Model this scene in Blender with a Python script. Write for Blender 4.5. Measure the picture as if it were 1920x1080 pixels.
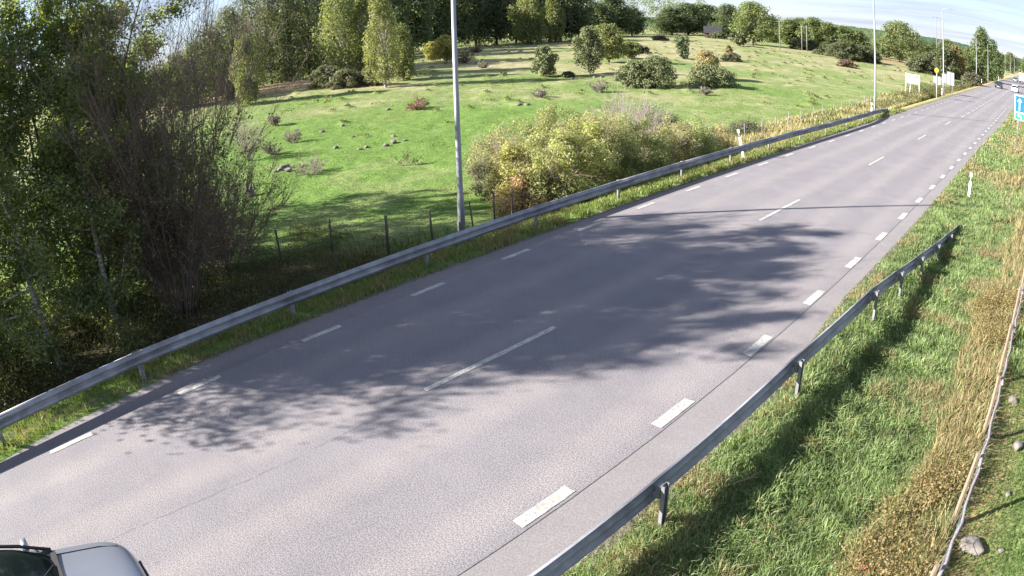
import bpy, math, random
import numpy as np
from mathutils import Matrix, Vector

for _o in list(bpy.data.objects):
    bpy.data.objects.remove(_o)
SC = bpy.context.scene
COL = SC.collection

# ------------------------------------------------------------------ camera
# A wide traffic camera on a mast, 5.9 m above the road, with its barrel distortion.
cam_data = bpy.data.cameras.new('camera')
cam = bpy.data.objects.new('camera', cam_data)
COL.objects.link(cam)
SC.camera = cam
cam_data.type = 'PANO'
cam_data.panorama_type = 'FISHEYE_LENS_POLYNOMIAL'
cam_data.sensor_width = 36.0
cam_data.sensor_height = 20.25
cam_data.sensor_fit = 'HORIZONTAL'
cam_data.fisheye_fov = math.radians(150)
cam_data.fisheye_polynomial_k0 = 0.0
cam_data.fisheye_polynomial_k1 = -0.04099220791671517
cam_data.fisheye_polynomial_k2 = -5.8290189761697843e-05
cam_data.fisheye_polynomial_k3 = 8.863381070480481e-07
cam_data.fisheye_polynomial_k4 = -2.741794756193412e-07
cam_data.clip_start = 0.1
cam_data.clip_end = 6000
_R = (0.6996349151587026, 0.7123727916939476, -0.055099828902154126)
_U = (-0.22846219980487908, 0.2961108001414468, 0.9274283893109524)
_F = (-0.6769904052135381, 0.6362730543514817, -0.36991970960607884)
cam.matrix_world = Matrix([[_R[i], _U[i], -_F[i], (0, 0, 5.9028)[i]] for i in range(3)] + [[0, 0, 0, 1]])

# ------------------------------------------------------------------ light
SUN_EL = math.radians(28)
SUN_DIR = Vector((-0.66, -0.75, 0)).normalized()          # horizontally towards the sun
sun_vec = Vector((SUN_DIR.x * math.cos(SUN_EL), SUN_DIR.y * math.cos(SUN_EL), math.sin(SUN_EL)))
world = bpy.data.worlds.new('World')
SC.world = world
world.use_nodes = True
wn = world.node_tree
wn.nodes.clear()
w_out = wn.nodes.new('ShaderNodeOutputWorld')
w_bg = wn.nodes.new('ShaderNodeBackground')
w_sky = wn.nodes.new('ShaderNodeTexSky')
w_sky.sky_type = 'NISHITA'
w_sky.sun_disc = False
w_sky.sun_elevation = SUN_EL
w_sky.sun_rotation = math.atan2(SUN_DIR.x, SUN_DIR.y)
w_sky.air_density = 1.0
w_sky.dust_density = 0.25
w_sky.ozone_density = 2.0
w_bg.inputs['Strength'].default_value = 0.08
# thin high cloud streaks
tc = wn.nodes.new('ShaderNodeTexCoord')
sep = wn.nodes.new('ShaderNodeSeparateXYZ')
wn.links.new(tc.outputs['Generated'], sep.inputs[0])
addz = wn.nodes.new('ShaderNodeMath'); addz.operation = 'ADD'; addz.inputs[1].default_value = 0.12
wn.links.new(sep.outputs['Z'], addz.inputs[0])
dvx = wn.nodes.new('ShaderNodeMath'); dvx.operation = 'DIVIDE'
dvy = wn.nodes.new('ShaderNodeMath'); dvy.operation = 'DIVIDE'
wn.links.new(sep.outputs['X'], dvx.inputs[0]); wn.links.new(addz.outputs[0], dvx.inputs[1])
wn.links.new(sep.outputs['Y'], dvy.inputs[0]); wn.links.new(addz.outputs[0], dvy.inputs[1])
cmb = wn.nodes.new('ShaderNodeCombineXYZ')
wn.links.new(dvx.outputs[0], cmb.inputs[0]); wn.links.new(dvy.outputs[0], cmb.inputs[1])
mpg = wn.nodes.new('ShaderNodeMapping')
mpg.inputs['Rotation'].default_value = (0, 0, 0.7)
mpg.inputs['Scale'].default_value = (0.35, 1.3, 1)
wn.links.new(cmb.outputs[0], mpg.inputs[0])
wnz = wn.nodes.new('ShaderNodeTexNoise')
wnz.inputs['Scale'].default_value = 1.1; wnz.inputs['Detail'].default_value = 8; wnz.inputs['Roughness'].default_value = 0.62
wn.links.new(mpg.outputs[0], wnz.inputs['Vector'])
wr = wn.nodes.new('ShaderNodeValToRGB')
wr.color_ramp.elements[0].position = 0.35; wr.color_ramp.elements[0].color = (.66, .66, .66, 1)
wr.color_ramp.elements[1].position = 0.72; wr.color_ramp.elements[1].color = (.93, .93, .93, 1)
wn.links.new(wnz.outputs['Fac'], wr.inputs[0])
wmx = wn.nodes.new('ShaderNodeMixRGB')
wmx.inputs[2].default_value = (1.62, 1.84, 2.45, 1)
whue = wn.nodes.new('ShaderNodeMixRGB'); whue.blend_type = 'MULTIPLY'; whue.inputs[0].default_value = 1.0
whue.inputs[2].default_value = (.92, .94, 1.0, 1)
wn.links.new(w_sky.outputs[0], whue.inputs[1])
wn.links.new(wr.outputs[0], wmx.inputs[0]); wn.links.new(whue.outputs[0], wmx.inputs[1])
wn.links.new(wmx.outputs[0], w_bg.inputs['Color']); wn.links.new(w_bg.outputs[0], w_out.inputs['Surface'])

sun_data = bpy.data.lights.new('sun', 'SUN')
sun_data.energy = 5.0
sun_data.angle = math.radians(0.53)
sun_data.color = (1.0, 0.94, 0.86)
sun = bpy.data.objects.new('sun', sun_data)
COL.objects.link(sun)
sun.rotation_euler = sun_vec.to_track_quat('Z', 'Y').to_euler()
sun.location = (-40, -45, 60)

SC.view_settings.view_transform = 'Standard'
SC.view_settings.look = 'None'
SC.view_settings.gamma = 1.0
SC.view_settings.use_curve_mapping = False
SC.view_settings.exposure = 2.08
SC.cycles.max_bounces = 8
SC.cycles.transparent_max_bounces = 12

# ------------------------------------------------------------------ helpers
def smooth(a, b, x):
    t = np.clip((x - a) / (b - a), 0, 1)
    return t * t * (3 - 2 * t)

_ng = np.random.default_rng(5).random((256, 256))
def vnoise(x, y):
    x = np.asarray(x, float); y = np.asarray(y, float)
    xi = np.floor(x).astype(int); yi = np.floor(y).astype(int)
    fx = x - xi; fy = y - yi
    fx = fx * fx * (3 - 2 * fx); fy = fy * fy * (3 - 2 * fy)
    a = _ng[xi % 256, yi % 256]; b = _ng[(xi + 1) % 256, yi % 256]
    c = _ng[xi % 256, (yi + 1) % 256]; d = _ng[(xi + 1) % 256, (yi + 1) % 256]
    return (a * (1 - fx) + b * fx) * (1 - fy) + (c * (1 - fx) + d * fx) * fy - 0.5
def fbm(x, y, o=3):
    r = 0; s = 1
    for k in range(o):
        r = r + vnoise(np.asarray(x) * s + 17.3 * k, np.asarray(y) * s - 9.1 * k) / s
        s *= 2.03
    return r

def road_right(y):       # right rim of the asphalt
    y = np.asarray(y, float)
    return -3.9 - .36 * smooth(9.5, 15, y) + 0.49 * smooth(40, 75, y) + 5.5 * smooth(95, 150, y)

_mr = np.random.default_rng(77)
MOUNDS = []
for _k in range(460):    # ant hills and tussocks of the old pasture
    az = math.radians(_mr.uniform(-72, -9)); d = 44 + 160 * _mr.random() ** 0.75
    mx, my = d * math.sin(az), d * math.cos(az)
    if mx < -22:
        MOUNDS.append((mx, my, _mr.uniform(.4, 1.1), _mr.uniform(.10, .34) * (0.5 if d < 50 else 1)))

def tz(x, y):
    x = np.asarray(x, float); y = np.asarray(y, float)
    s = -x
    z = -0.85 * smooth(13.4, 16.5, s) + 2.6 * smooth(22, 115, s) + 0.9 * smooth(100, 260, s)
    rr = road_right(y)
    z = z + np.where(x > -6, -0.22 * smooth(0.3, 1.8, x - rr) + 0.2 * smooth(2.6, 4.4, x - rr), 0)
    past = smooth(17, 21, s)
    z = z + past * (0.15 * fbm(x * .42, y * .42, 4) + 0.25 * vnoise(x * .06, y * .06)) * smooth(20, 45, s + 0.2 * np.abs(y) * 0 + 8)
    verge = np.where(x > -6, smooth(0.4, 1.2, x - rr), smooth(13.3, 14.2, s))
    z = z + verge * 0.05 * fbm(x * 1.3, y * 1.3, 2)
    return z

def tz_full(x, y):
    z = tz(x, y)
    for mx, my, r, h in MOUNDS:
        d2 = (x - mx) ** 2 + (y - my) ** 2
        z = z + h * np.exp(-d2 / (2 * (r * .5) ** 2))
    return z
def Z(x, y): return float(tz(x, y))

def mesh_np(name, verts, faces_flat, loop_totals, mat=None, cols=None, smooth_shade=False):
    me = bpy.data.meshes.new(name)
    verts = np.asarray(verts, np.float32)
    faces_flat = np.asarray(faces_flat, np.int32); loop_totals = np.asarray(loop_totals, np.int32)
    me.vertices.add(len(verts)); me.vertices.foreach_set('co', verts.ravel())
    me.loops.add(len(faces_flat)); me.loops.foreach_set('vertex_index', faces_flat)
    me.polygons.add(len(loop_totals))
    st = np.zeros(len(loop_totals), np.int32); st[1:] = np.cumsum(loop_totals)[:-1]
    me.polygons.foreach_set('loop_start', st)
    try: me.polygons.foreach_set('loop_total', loop_totals)
    except Exception: pass
    if smooth_shade:
        me.polygons.foreach_set('use_smooth', np.ones(len(loop_totals), bool))
    me.update(calc_edges=True)
    if cols is not None:
        a = me.color_attributes.new('tint', 'FLOAT_COLOR', 'POINT')
        c = np.ones((len(verts), 4), np.float32); c[:, :3] = cols
        a.data.foreach_set('color', c.ravel())
    if mat is not None:
        me.materials.append(mat)
    return me

def link(name, me, parent=None, loc=None, rot=None):
    o = bpy.data.objects.new(name, me)
    COL.objects.link(o)
    if parent is not None: o.parent = parent
    if loc is not None: o.location = loc
    if rot is not None: o.rotation_euler = rot
    return o
def tag(o, label=None, cat=None, group=None, kind=None):
    if label: o['label'] = label
    if cat: o['category'] = cat
    if group: o['group'] = group
    if kind: o['kind'] = kind
    return o
def empty(name, loc, rz=0, label=None, cat=None, group=None):
    o = bpy.data.objects.new(name, None)
    COL.objects.link(o)
    o.location = loc; o.rotation_euler = (0, 0, rz); o.empty_display_size = 0.2
    return tag(o, label, cat, group)
def copy_tree(o, parent=None):
    c = o.copy(); COL.objects.link(c); c.parent = parent
    for ch in o.children:
        copy_tree(ch, c)
    return c

class MB:
    """collects shapes, builds one mesh"""
    def __init__(s): s.v = []; s.f = []
    def add(s, vs, fs):
        n = len(s.v); s.v += [tuple(v) for v in vs]; s.f += [tuple(i + n for i in f) for f in fs]; return s
    def box(s, c, d, rot=None):
        x, y, z = d[0] / 2, d[1] / 2, d[2] / 2
        vs = [Vector((a * x, b * y, e * z)) for a in (-1, 1) for b in (-1, 1) for e in (-1, 1)]
        if rot is not None: vs = [rot @ v for v in vs]
        c = Vector(c)
        return s.add([v + c for v in vs], [(0, 1, 3, 2), (4, 6, 7, 5), (0, 4, 5, 1), (2, 3, 7, 6), (0, 2, 6, 4), (1, 5, 7, 3)])
    def tube(s, pts, rads, n=8, cap=True):
        pts = [Vector(p) for p in pts]
        if not hasattr(rads, '__len__'): rads = [rads] * len(pts)
        rings = []; ref = None
        for i, p in enumerate(pts):
            d = (pts[min(i + 1, len(pts) - 1)] - pts[max(i - 1, 0)])
            if d.length < 1e-9: d = Vector((0, 0, 1))
            d.normalize()
            if ref is None: ref = Vector((1, 0, 0)) if abs(d.x) < .9 else Vector((0, 1, 0))
            u = d.cross(ref).normalized(); w = d.cross(u); ref = -w if False else ref
            rings.append([p + (u * math.cos(2 * math.pi * k / n) + w * math.sin(2 * math.pi * k / n)) * rads[i] for k in range(n)])
        vs = [v for r in rings for v in r]; fs = []
        for i in range(len(pts) - 1):
            for k in range(n):
                fs.append((i * n + k, i * n + (k + 1) % n, (i + 1) * n + (k + 1) % n, (i + 1) * n + k))
        if cap:
            fs.append(tuple(range(n - 1, -1, -1))); fs.append(tuple((len(pts) - 1) * n + k for k in range(n)))
        return s.add(vs, fs)
    def prism(s, outline, z0, z1, M=None):
        """outline in (x,z), extruded along y from z0 to z1"""
        n = len(outline)
        vs = [Vector((a, z0, b)) for a, b in outline] + [Vector((a, z1, b)) for a, b in outline]
        if M is not None: vs = [M @ v for v in vs]
        fs = [tuple(range(n)), tuple(range(2 * n - 1, n - 1, -1))] + [(k, n + k, n + (k + 1) % n, (k + 1) % n) for k in range(n)]
        return s.add(vs, fs)
    def mesh(s, name, mat, sm=False):
        me = bpy.data.meshes.new(name); me.from_pydata(s.v, [], s.f); me.update()
        if mat: me.materials.append(mat)
        if sm: me.polygons.foreach_set('use_smooth', [True] * len(me.polygons))
        return me
    def build(s, name, mat, parent=None, sm=False, loc=None, rot=None):
        return link(name, s.mesh(name, mat, sm), parent, loc, rot)

# ------------------------------------------------------------------ materials
def mat_new(name):
    m = bpy.data.materials.new(name); m.use_nodes = True
    nt = m.node_tree; b = nt.nodes['Principled BSDF']
    return m, nt, b
def N(nt, t, **kw):
    n = nt.nodes.new(t)
    for k, v in kw.items():
        if k in n.inputs: n.inputs[k].default_value = v
        else: setattr(n, k, v)
    return n
def ramp(nt, stops, src):
    r = nt.nodes.new('ShaderNodeValToRGB')
    el = r.color_ramp.elements
    while len(el) < len(stops): el.new(0.5)
    for e, (p, c) in zip(el, stops):
        e.position = p; e.color = (*c, 1) if len(c) == 3 else c
    nt.links.new(src, r.inputs[0]); return r
def mix(nt, fac, a, b, mode='MIX'):
    m = nt.nodes.new('ShaderNodeMixRGB'); m.blend_type = mode
    for i, x in ((0, fac), (1, a), (2, b)):
        if isinstance(x, (int, float)): m.inputs[i].default_value = x
        elif isinstance(x, tuple): m.inputs[i].default_value = (*x, 1) if len(x) == 3 else x
        else: nt.links.new(x, m.inputs[i])
    return m.outputs[0]
def noise(nt, scale, detail=4, rough=.5, vec=None, dist=0):
    n = N(nt, 'ShaderNodeTexNoise', Scale=scale, Detail=detail, Roughness=rough, Distortion=dist)
    if vec is None:
        vec = POS(nt)
    nt.links.new(vec, n.inputs['Vector']); return n.outputs['Fac']
def POS(nt, scale=None, rot=None):
    g = nt.nodes.new('ShaderNodeNewGeometry'); v = g.outputs['Position']
    if scale or rot:
        m = nt.nodes.new('ShaderNodeMapping')
        if scale: m.inputs['Scale'].default_value = scale
        if rot: m.inputs['Rotation'].default_value = rot
        nt.links.new(v, m.inputs[0]); v = m.outputs[0]
    return v
def bump(nt, b, h, strength, dist=.02):
    bp = N(nt, 'ShaderNodeBump', Strength=strength, Distance=dist)
    nt.links.new(h, bp.inputs['Height']); nt.links.new(bp.outputs[0], b.inputs['Normal'])

def m_simple(name, col, rough=.6, metal=0, var=.15, scale=8, spec=.5):
    m, nt, b = mat_new(name)
    n = noise(nt, scale, 5, .6)
    lo = tuple(c * (1 - var) for c in col); hi = tuple(min(1, c * (1 + var)) for c in col)
    r = ramp(nt, [(.3, lo), (.7, hi)], n)
    nt.links.new(r.outputs[0], b.inputs['Base Color'])
    b.inputs['Roughness'].default_value = rough; b.inputs['Metallic'].default_value = metal
    b.inputs['Specular IOR Level'].default_value = spec
    return m

def m_asphalt(name, dark, light, grit=1.0, warm=(.94, .94, .945)):
    m, nt, b = mat_new(name)
    streak = noise(nt, 1.0, 4, .55, POS(nt, (0.9, .035, 1)))
    patch = noise(nt, .35, 5, .6)
    g1 = noise(nt, 46, 3, .68)                      # stones of the wearing course, grouped
    v = N(nt, 'ShaderNodeTexVoronoi', Scale=48.0); nt.links.new(POS(nt), v.inputs['Vector'])
    base = ramp(nt, [(.25, dark), (.75, light)], mix(nt, .5, streak, patch))
    gr = ramp(nt, [(.42, (.44, .44, .45)), (.5, (.98, .98, .98)), (.58, (1.58, 1.56, 1.55))], g1)
    c = mix(nt, .68 * grit, base.outputs[0], gr.outputs[0], 'MULTIPLY')
    gr2 = ramp(nt, [(.0, (.65, .65, .68)), (.55, (1.12, 1.1, 1.08))], v.outputs['Distance'])
    c = mix(nt, .45 * grit, c, gr2.outputs[0], 'MULTIPLY')
    c = mix(nt, 1.0, c, warm, 'MULTIPLY')
    # fine cracks along the lane joint
    w = N(nt, 'ShaderNodeTexVoronoi', Scale=.35); w.feature = 'DISTANCE_TO_EDGE'
    nt.links.new(POS(nt, (1.0, .22, 1)), w.inputs['Vector'])
    ck = ramp(nt, [(.0, (.86, .86, .87)), (.006, (1, 1, 1))], w.outputs['Distance'])
    ckm = ramp(nt, [(.56, (0, 0, 0)), (.62, (1, 1, 1))], noise(nt, .5, 2))
    c = mix(nt, ckm.outputs[0], c, mix(nt, 1.0, c, ck.outputs[0], 'MULTIPLY'))
    sx = nt.nodes.new('ShaderNodeSeparateXYZ'); nt.links.new(POS(nt), sx.inputs[0])
    wob = nt.nodes.new('ShaderNodeMath'); wob.operation = 'MULTIPLY_ADD'; wob.inputs[1].default_value = .5
    nt.links.new(noise(nt, .12, 2), wob.inputs[0]); nt.links.new(sx.outputs['X'], wob.inputs[2])
    sn = nt.nodes.new('ShaderNodeMath'); sn.operation = 'MULTIPLY'; sn.inputs[1].default_value = 2 * math.pi / 1.85
    nt.links.new(wob.outputs[0], sn.inputs[0])
    cs = nt.nodes.new('ShaderNodeMath'); cs.operation = 'SINE'; nt.links.new(sn.outputs[0], cs.inputs[0])
    trk = ramp(nt, [(0.0, (.89, .90, .94)), (1.0, (1.08, 1.06, 1.05))], cs.outputs[0])
    c = mix(nt, .8, c, trk.outputs[0], 'MULTIPLY')
    spots = ramp(nt, [(.0, (.45, .45, .46)), (.045, (1, 1, 1))], N(nt, 'ShaderNodeTexVoronoi', Scale=.8).outputs['Distance'])
    nt.links.new(POS(nt), spots.inputs[0].links[0].from_node.inputs['Vector'])
    c = mix(nt, .6, c, spots.outputs[0], 'MULTIPLY')
    blot = ramp(nt, [(.35, (.90, .905, .92)), (.65, (1.06, 1.05, 1.04))], noise(nt, 1.1, 5, .65))
    c = mix(nt, .8, c, blot.outputs[0], 'MULTIPLY')
    nt.links.new(c, b.inputs['Base Color'])
    b.inputs['Roughness'].default_value = .88
    b.inputs['Specular IOR Level'].default_value = .3
    bump(nt, b, g1, .25, .005)
    return m

def m_leaf(name, gloss=.5, trans=.42):
    """colour from the leaves' own tint attribute"""
    m = bpy.data.materials.new(name); m.use_nodes = True
    nt = m.node_tree; nt.nodes.clear()
    out = nt.nodes.new('ShaderNodeOutputMaterial')
    at = N(nt, 'ShaderNodeAttribute'); at.attribute_name = 'tint'
    p = nt.nodes.new('ShaderNodeBsdfPrincipled')
    nt.links.new(at.outputs['Color'], p.inputs['Base Color'])
    p.inputs['Roughness'].default_value = gloss; p.inputs['Specular IOR Level'].default_value = .18
    t = nt.nodes.new('ShaderNodeBsdfTranslucent')
    tc_ = mix(nt, 1.0, at.outputs['Color'], (1.5, 1.6, .6), 'MULTIPLY')
    nt.links.new(tc_, t.inputs['Color'])
    ms = N(nt, 'ShaderNodeMixShader'); ms.inputs[0].default_value = trans
    nt.links.new(p.outputs[0], ms.inputs[1]); nt.links.new(t.outputs[0], ms.inputs[2])
    nt.links.new(ms.outputs[0], out.inputs['Surface'])
    return m

LEAF = m_leaf('leaf')
NEEDLE = m_leaf('needle_foliage', .6, .12)
GRASS = m_leaf('grass_blade', .5, .3)
def m_bark(name, col, col2, sc=(6, 6, 1.5)):
    m, nt, b = mat_new(name)
    n = noise(nt, 3, 6, .65, POS(nt, sc))
    r = ramp(nt, [(.35, col), (.62, col2)], n)
    nt.links.new(r.outputs[0], b.inputs['Base Color']); b.inputs['Roughness'].default_value = .9
    bump(nt, b, n, .5, .02)
    return m
BARK = m_bark('grey_bark', (.05, .042, .035), (.13, .115, .1))
BARKDARK = m_bark('dark_bark', (.022, .018, .015), (.07, .055, .045))
BIRCH = m_bark('birch_bark', (.06, .05, .045), (.55, .52, .46), (1.5, 1.5, 7))
TWIG = m_simple('twig_bark', (.165, .118, .095), .9, 0, .35, 5)
TWIGPALE = m_simple('pale_twig', (.26, .215, .195), .9, 0, .3, 3)
TWIGRED = m_simple('red_twig', (.26, .16, .13), .9, 0, .3, 3)
GALV = m_simple('galvanised_steel', (.21, .22, .24), .5, .12, .38, 2.2)
GALVPOST = m_simple('galvanised_post', (.22, .225, .235), .55, .3, .2, 6)
POLE = m_simple('lamp_pole_steel', (.24, .25, .27), .5, .3, .1, 2)
BOLT = m_simple('bolt_zinc', (.62, .62, .62), .4, .5, .1, 20)
WOOD = m_bark('weathered_wood', (.11, .10, .11), (.24, .215, .235), (25, 25, 2))
WOODTAN = m_bark('split_wood', (.13, .10, .075), (.25, .19, .135), (25, 25, 2))
WOODDARK = m_bark('fence_post_wood', (.045, .038, .032), (.14, .12, .10), (20, 20, 2))
WHITEPL = m_simple('white_plastic', (.78, .78, .76), .4, 0, .05, 9)
BLACKPL = m_simple('black_plastic', (.02, .02, .022), .5, 0, .1, 9)
REFLECT = m_simple('reflector_grey', (.5, .5, .52), .2, .3, .05, 9)
SIGNBACK = m_simple('sign_back_grey', (.25, .26, .29), .5, .3, .06, 2)
SIGNWHITE = m_simple('sign_white', (.62, .62, .60), .45, 0, .03, 4)
SIGNBLUE = m_simple('sign_blue', (.012, .11, .50), .4, 0, .06, 4)
SIGNGREEN = m_simple('sign_green', (.01, .22, .13), .4, 0, .06, 4)
SIGNCYAN = m_simple('sign_print', (.62, .80, .86), .4, 0, .03, 4)
SIGNYEL = m_simple('sign_yellow', (.80, .46, .01), .4, 0, .05, 4)
SIGNBLACK = m_simple('sign_black', (.02, .02, .02), .5, 0, .05, 4)
STONE = m_bark('stone', (.055, .05, .045), (.19, .17, .15), (3, 3, 3))

# ------------------------------------------------------------------ the ground
LX = [(-14, -10.7), (-0.2, -11.79), (2.75, -12.02), (5.8, -12.17), (8.85, -12.32), (11.95, -12.42), (14.95, -12.46), (18.1, -12.47)]
def left_x(y):      # the left edge line bends slightly towards the mast
    return float(np.interp(y, [a for a, b in LX] + [30, 36, 68, 140], [b for a, b in LX] + [-12.42, -12.27, -12.03, -12.0]))
def left_edge(y):
    return float(np.interp(y, [-14, -1.9, -.8, 2.2, 4.1, 9, 300], [-10.9, -12.2, -12.5, -12.95, -13.05, -13.08, -13.05]))
def ground_colour(x, y):
    """real colour of the sward: lush or dry grass, soil and litter"""
    n1 = fbm(x * .09, y * .09, 3); n2 = fbm(x * .5, y * .5, 3); n3 = fbm(x * .028 + 40, y * .028, 2)
    green = np.stack([.104 + 0 * x, .172 + 0 * x, .041 + 0 * x], -1)
    olive = np.array([.208, .212, .108]); dry = np.array([.33, .28, .19])
    # the pasture turns drier and more olive uphill and towards the road's far end
    s = -x
    far = smooth(30, 95, s * .75 + y * .5 + 22 * n3)
    f = np.clip(far * .72 + .7 * n1 * (0.45 + far), 0, 1)[..., None]
    c = green * (1 - f) + olive * f
    d = (smooth(.12, .42, n2 + n1 * .6) * (.14 + .45 * far))[..., None]
    c = c * (1 - d) + dry * d
    # tan band of cut bracken below the left wood
    band = np.exp(-((x + 88 - .45 * (y - 38)) / 7.5) ** 2) * smooth(20, 27, y) * smooth(60, 46, y)
    band = (band * smooth(-.35, .2, n2 + .4))[..., None]
    c = c * (1 - band) + np.array([.36, .25, .17]) * band
    brown2 = (np.exp(-((x + 55) / 16) ** 2) * np.exp(-((y - 215) / 30) ** 2) * .9)[..., None]
    c = c * (1 - brown2) + np.array([.24, .18, .11]) * brown2
    # strip along the pasture fence: long dry grass further on, litter below the trees
    st = smooth(19.6, 18.2, s) * smooth(13, 14.2, s)
    stf = (st * smooth(26, 36, y))[..., None]
    c = c * (1 - stf) + np.array([.33, .26, .14]) * stf
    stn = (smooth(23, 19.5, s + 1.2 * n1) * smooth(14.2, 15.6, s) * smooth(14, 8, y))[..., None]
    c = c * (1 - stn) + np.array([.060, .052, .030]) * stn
    # verges
    rr = road_right(y)
    vr = smooth(0, .35, x - rr)[..., None]
    vg = np.array([.120, .165, .060]) * (1 + .5 * n2[..., None])
    dr = smooth(2.9, 3.8, (x - rr) + .9 * n2 + .8 * n1)[..., None] * smooth(5.2, 4.2, x - rr)[..., None]
    vg = vg * (1 - dr) + np.array([.24, .18, .10]) * dr
    c = c * (1 - vr) + vg * vr
    edge = np.exp(-((x - rr - .05) / .16) ** 2)[..., None] + np.exp(-((s - 13.12) / .16) ** 2)[..., None]
    edge = np.clip(edge, 0, 1)
    c = c * (1 - edge) + np.array([.13, .115, .09]) * edge
    return np.clip(c, .004, .8)

az = np.concatenate([np.linspace(-104, 8, 620), np.linspace(8, 256, 70)[1:-1]])
rad = np.concatenate([[0.0], np.geomspace(1.5, 300, 520), np.geomspace(300, 4500, 40)[1:]])
A, Rr = np.meshgrid(np.radians(az), rad)
GX = Rr * np.sin(A); GY = Rr * np.cos(A)
GZ = tz_full(GX, GY)
LE = np.interp(GY, [-14, -1.9, -.8, 2.2, 4.1, 9, 300], [-10.9, -12.2, -12.5, -12.95, -13.05, -13.08, -13.05])
GZ = GZ - 0.06 * smooth(0.02, .22, road_right(GY) - GX) * smooth(0.02, .22, GX - LE)
far = smooth(400, 1500, Rr)
GZ = GZ * (1 - far) + far * 2.5 * (GX < -14) * 1.0
n_r, n_a = GX.shape
gv = np.stack([GX, GY, GZ], -1).reshape(-1, 3)
i0 = (np.arange(n_r - 1)[:, None] * n_a + np.arange(n_a)[None, :])
j1 = np.roll(np.arange(n_a), -1)
i1 = (np.arange(n_r - 1)[:, None] * n_a + j1[None, :])
quads = np.stack([i0, i0 + n_a, i1 + n_a, i1], -1).reshape(-1)
gm, gnt, gb = mat_new('ground_sward')
ga = N(gnt, 'ShaderNodeAttribute'); ga.attribute_name = 'tint'
gn1 = noise(gnt, 9, 5, .65); gn2 = noise(gnt, 1.7, 4, .6)
gr1 = ramp(gnt, [(.3, (.55, .58, .5)), (.5, (1, 1, 1)), (.72, (1.45, 1.38, 1.3))], gn1)
gr2 = ramp(gnt, [(.3, (.72, .76, .7)), (.7, (1.2, 1.15, 1.15))], gn2)
gc = mix(gnt, .9, ga.outputs['Color'], gr1.outputs[0], 'MULTIPLY')
gc = mix(gnt, .9, gc, gr2.outputs[0], 'MULTIPLY')
gnt.links.new(gc, gb.inputs['Base Color']); gb.inputs['Roughness'].default_value = .95; gb.inputs['Specular IOR Level'].default_value = .1
bump(gnt, gb, mix(gnt, .5, gn1, gn2), .9, .12)
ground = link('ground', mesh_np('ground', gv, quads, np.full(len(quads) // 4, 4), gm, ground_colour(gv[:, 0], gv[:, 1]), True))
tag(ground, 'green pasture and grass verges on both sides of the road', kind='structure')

# distant wooded ridge
def ridge(name, pts, thick, mat, seed, label):
    r = np.random.default_rng(seed)
    vs = []; fs = []
    xs = np.linspace(0, 1, 260)
    px = np.interp(xs, np.linspace(0, 1, len(pts)), [p[0] for p in pts])
    py = np.interp(xs, np.linspace(0, 1, len(pts)), [p[1] for p in pts])
    ph = np.interp(xs, np.linspace(0, 1, len(pts)), [p[2] for p in pts])
    ph = ph * (1 + .10 * fbm(xs * 14, xs * 0 + seed, 3)) + 2.2 * r.random(260)
    for k in range(7):
        t = k / 6
        for i in range(260):
            d = math.hypot(px[i], py[i])
            f = 1 + thick / d * t
            hz = ph[i] * math.sin(t * math.pi / 2) ** .8 - 3 + (r.random() * 2.0 if 0 < k < 6 else 0)
            vs.append((px[i] * f, py[i] * f, hz))
    for k in range(6):
        for i in range(259):
            a = k * 260 + i
            fs += [a, a + 1, a + 261, a + 260]
    o = link(name, mesh_np(name, vs, fs, np.full(len(fs) // 4, 4), mat))
    tag(o, label, kind='structure')
ridge_mat = m_simple('ridge_forest', (.045, .075, .040), .95, 0, .55, .06, .1)
ridge('hill', [(-1500, 1500, 34), (-1150, 1750, 40), (-820, 1900, 46), (-520, 1950, 50), (-300, 2000, 46), (-120, 2050, 34), (100, 2050, 24), (400, 2000, 24)], 500, ridge_mat, 3, 'long low wooded ridge on the horizon')

# ------------------------------------------------------------------ the road
ASPH = m_asphalt('asphalt', (.160, .150, .154), (.208, .197, .202))
ASPH_SH = m_asphalt('shoulder_asphalt', (.180, .166, .163), (.222, .206, .202), .45)
ASPH_L = m_asphalt('outer_strip_asphalt', (.135, .125, .128), (.19, .175, .178), .5)
def strip(xl, xr, ys, z):
    vs = []; fs = []
    for y in ys:
        a, b = xl(y), xr(y)
        for t in np.linspace(0, 1, 5): vs.append((a + (b - a) * t, y, z))
    for i in range(len(ys) - 1):
        for k in range(4):
            fs += [i * 5 + k, i * 5 + k + 1, (i + 1) * 5 + k + 1, (i + 1) * 5 + k]
    return np.array(vs), fs
ys_road = list(np.arange(-40, 140, 1.0)) + list(np.arange(140, 620, 8.0))
_er = np.random.default_rng(8)
v, f = strip(lambda y: left_x(y) - .15, lambda y: -4.78 + .4 * float(smooth(40, 75, y)) + 5.2 * float(smooth(95, 150, y)), ys_road, 0.0)
road = link('road', mesh_np('road', v, f, np.full(len(f) // 4, 4), ASPH)); tag(road, 'grey worn asphalt road with dashed white lines', kind='structure')
ys2 = list(np.arange(-40, 140, .25)) + list(np.arange(140, 620, 8.0))
def ragged(y, seed): return .035 * float(fbm(y * 2.1, seed, 3)) + .05 * float(fbm(y * .4, seed + 5, 2))
v, f = strip(lambda y: -4.775 + .4 * float(smooth(40, 75, y)) + 5.2 * float(smooth(95, 150, y)), lambda y: float(road_right(y)) + ragged(y, 3), ys2, -0.004)
link('shoulder', mesh_np('shoulder', v, f, np.full(len(f) // 4, 4), ASPH_SH), road)
v, f = strip(lambda y: left_edge(y) + ragged(y, 9), lambda y: left_x(y) - .155, ys2, -0.004)
link('outer_strip', mesh_np('outer_strip', v, f, np.full(len(f) // 4, 4), ASPH_L), road)
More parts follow.
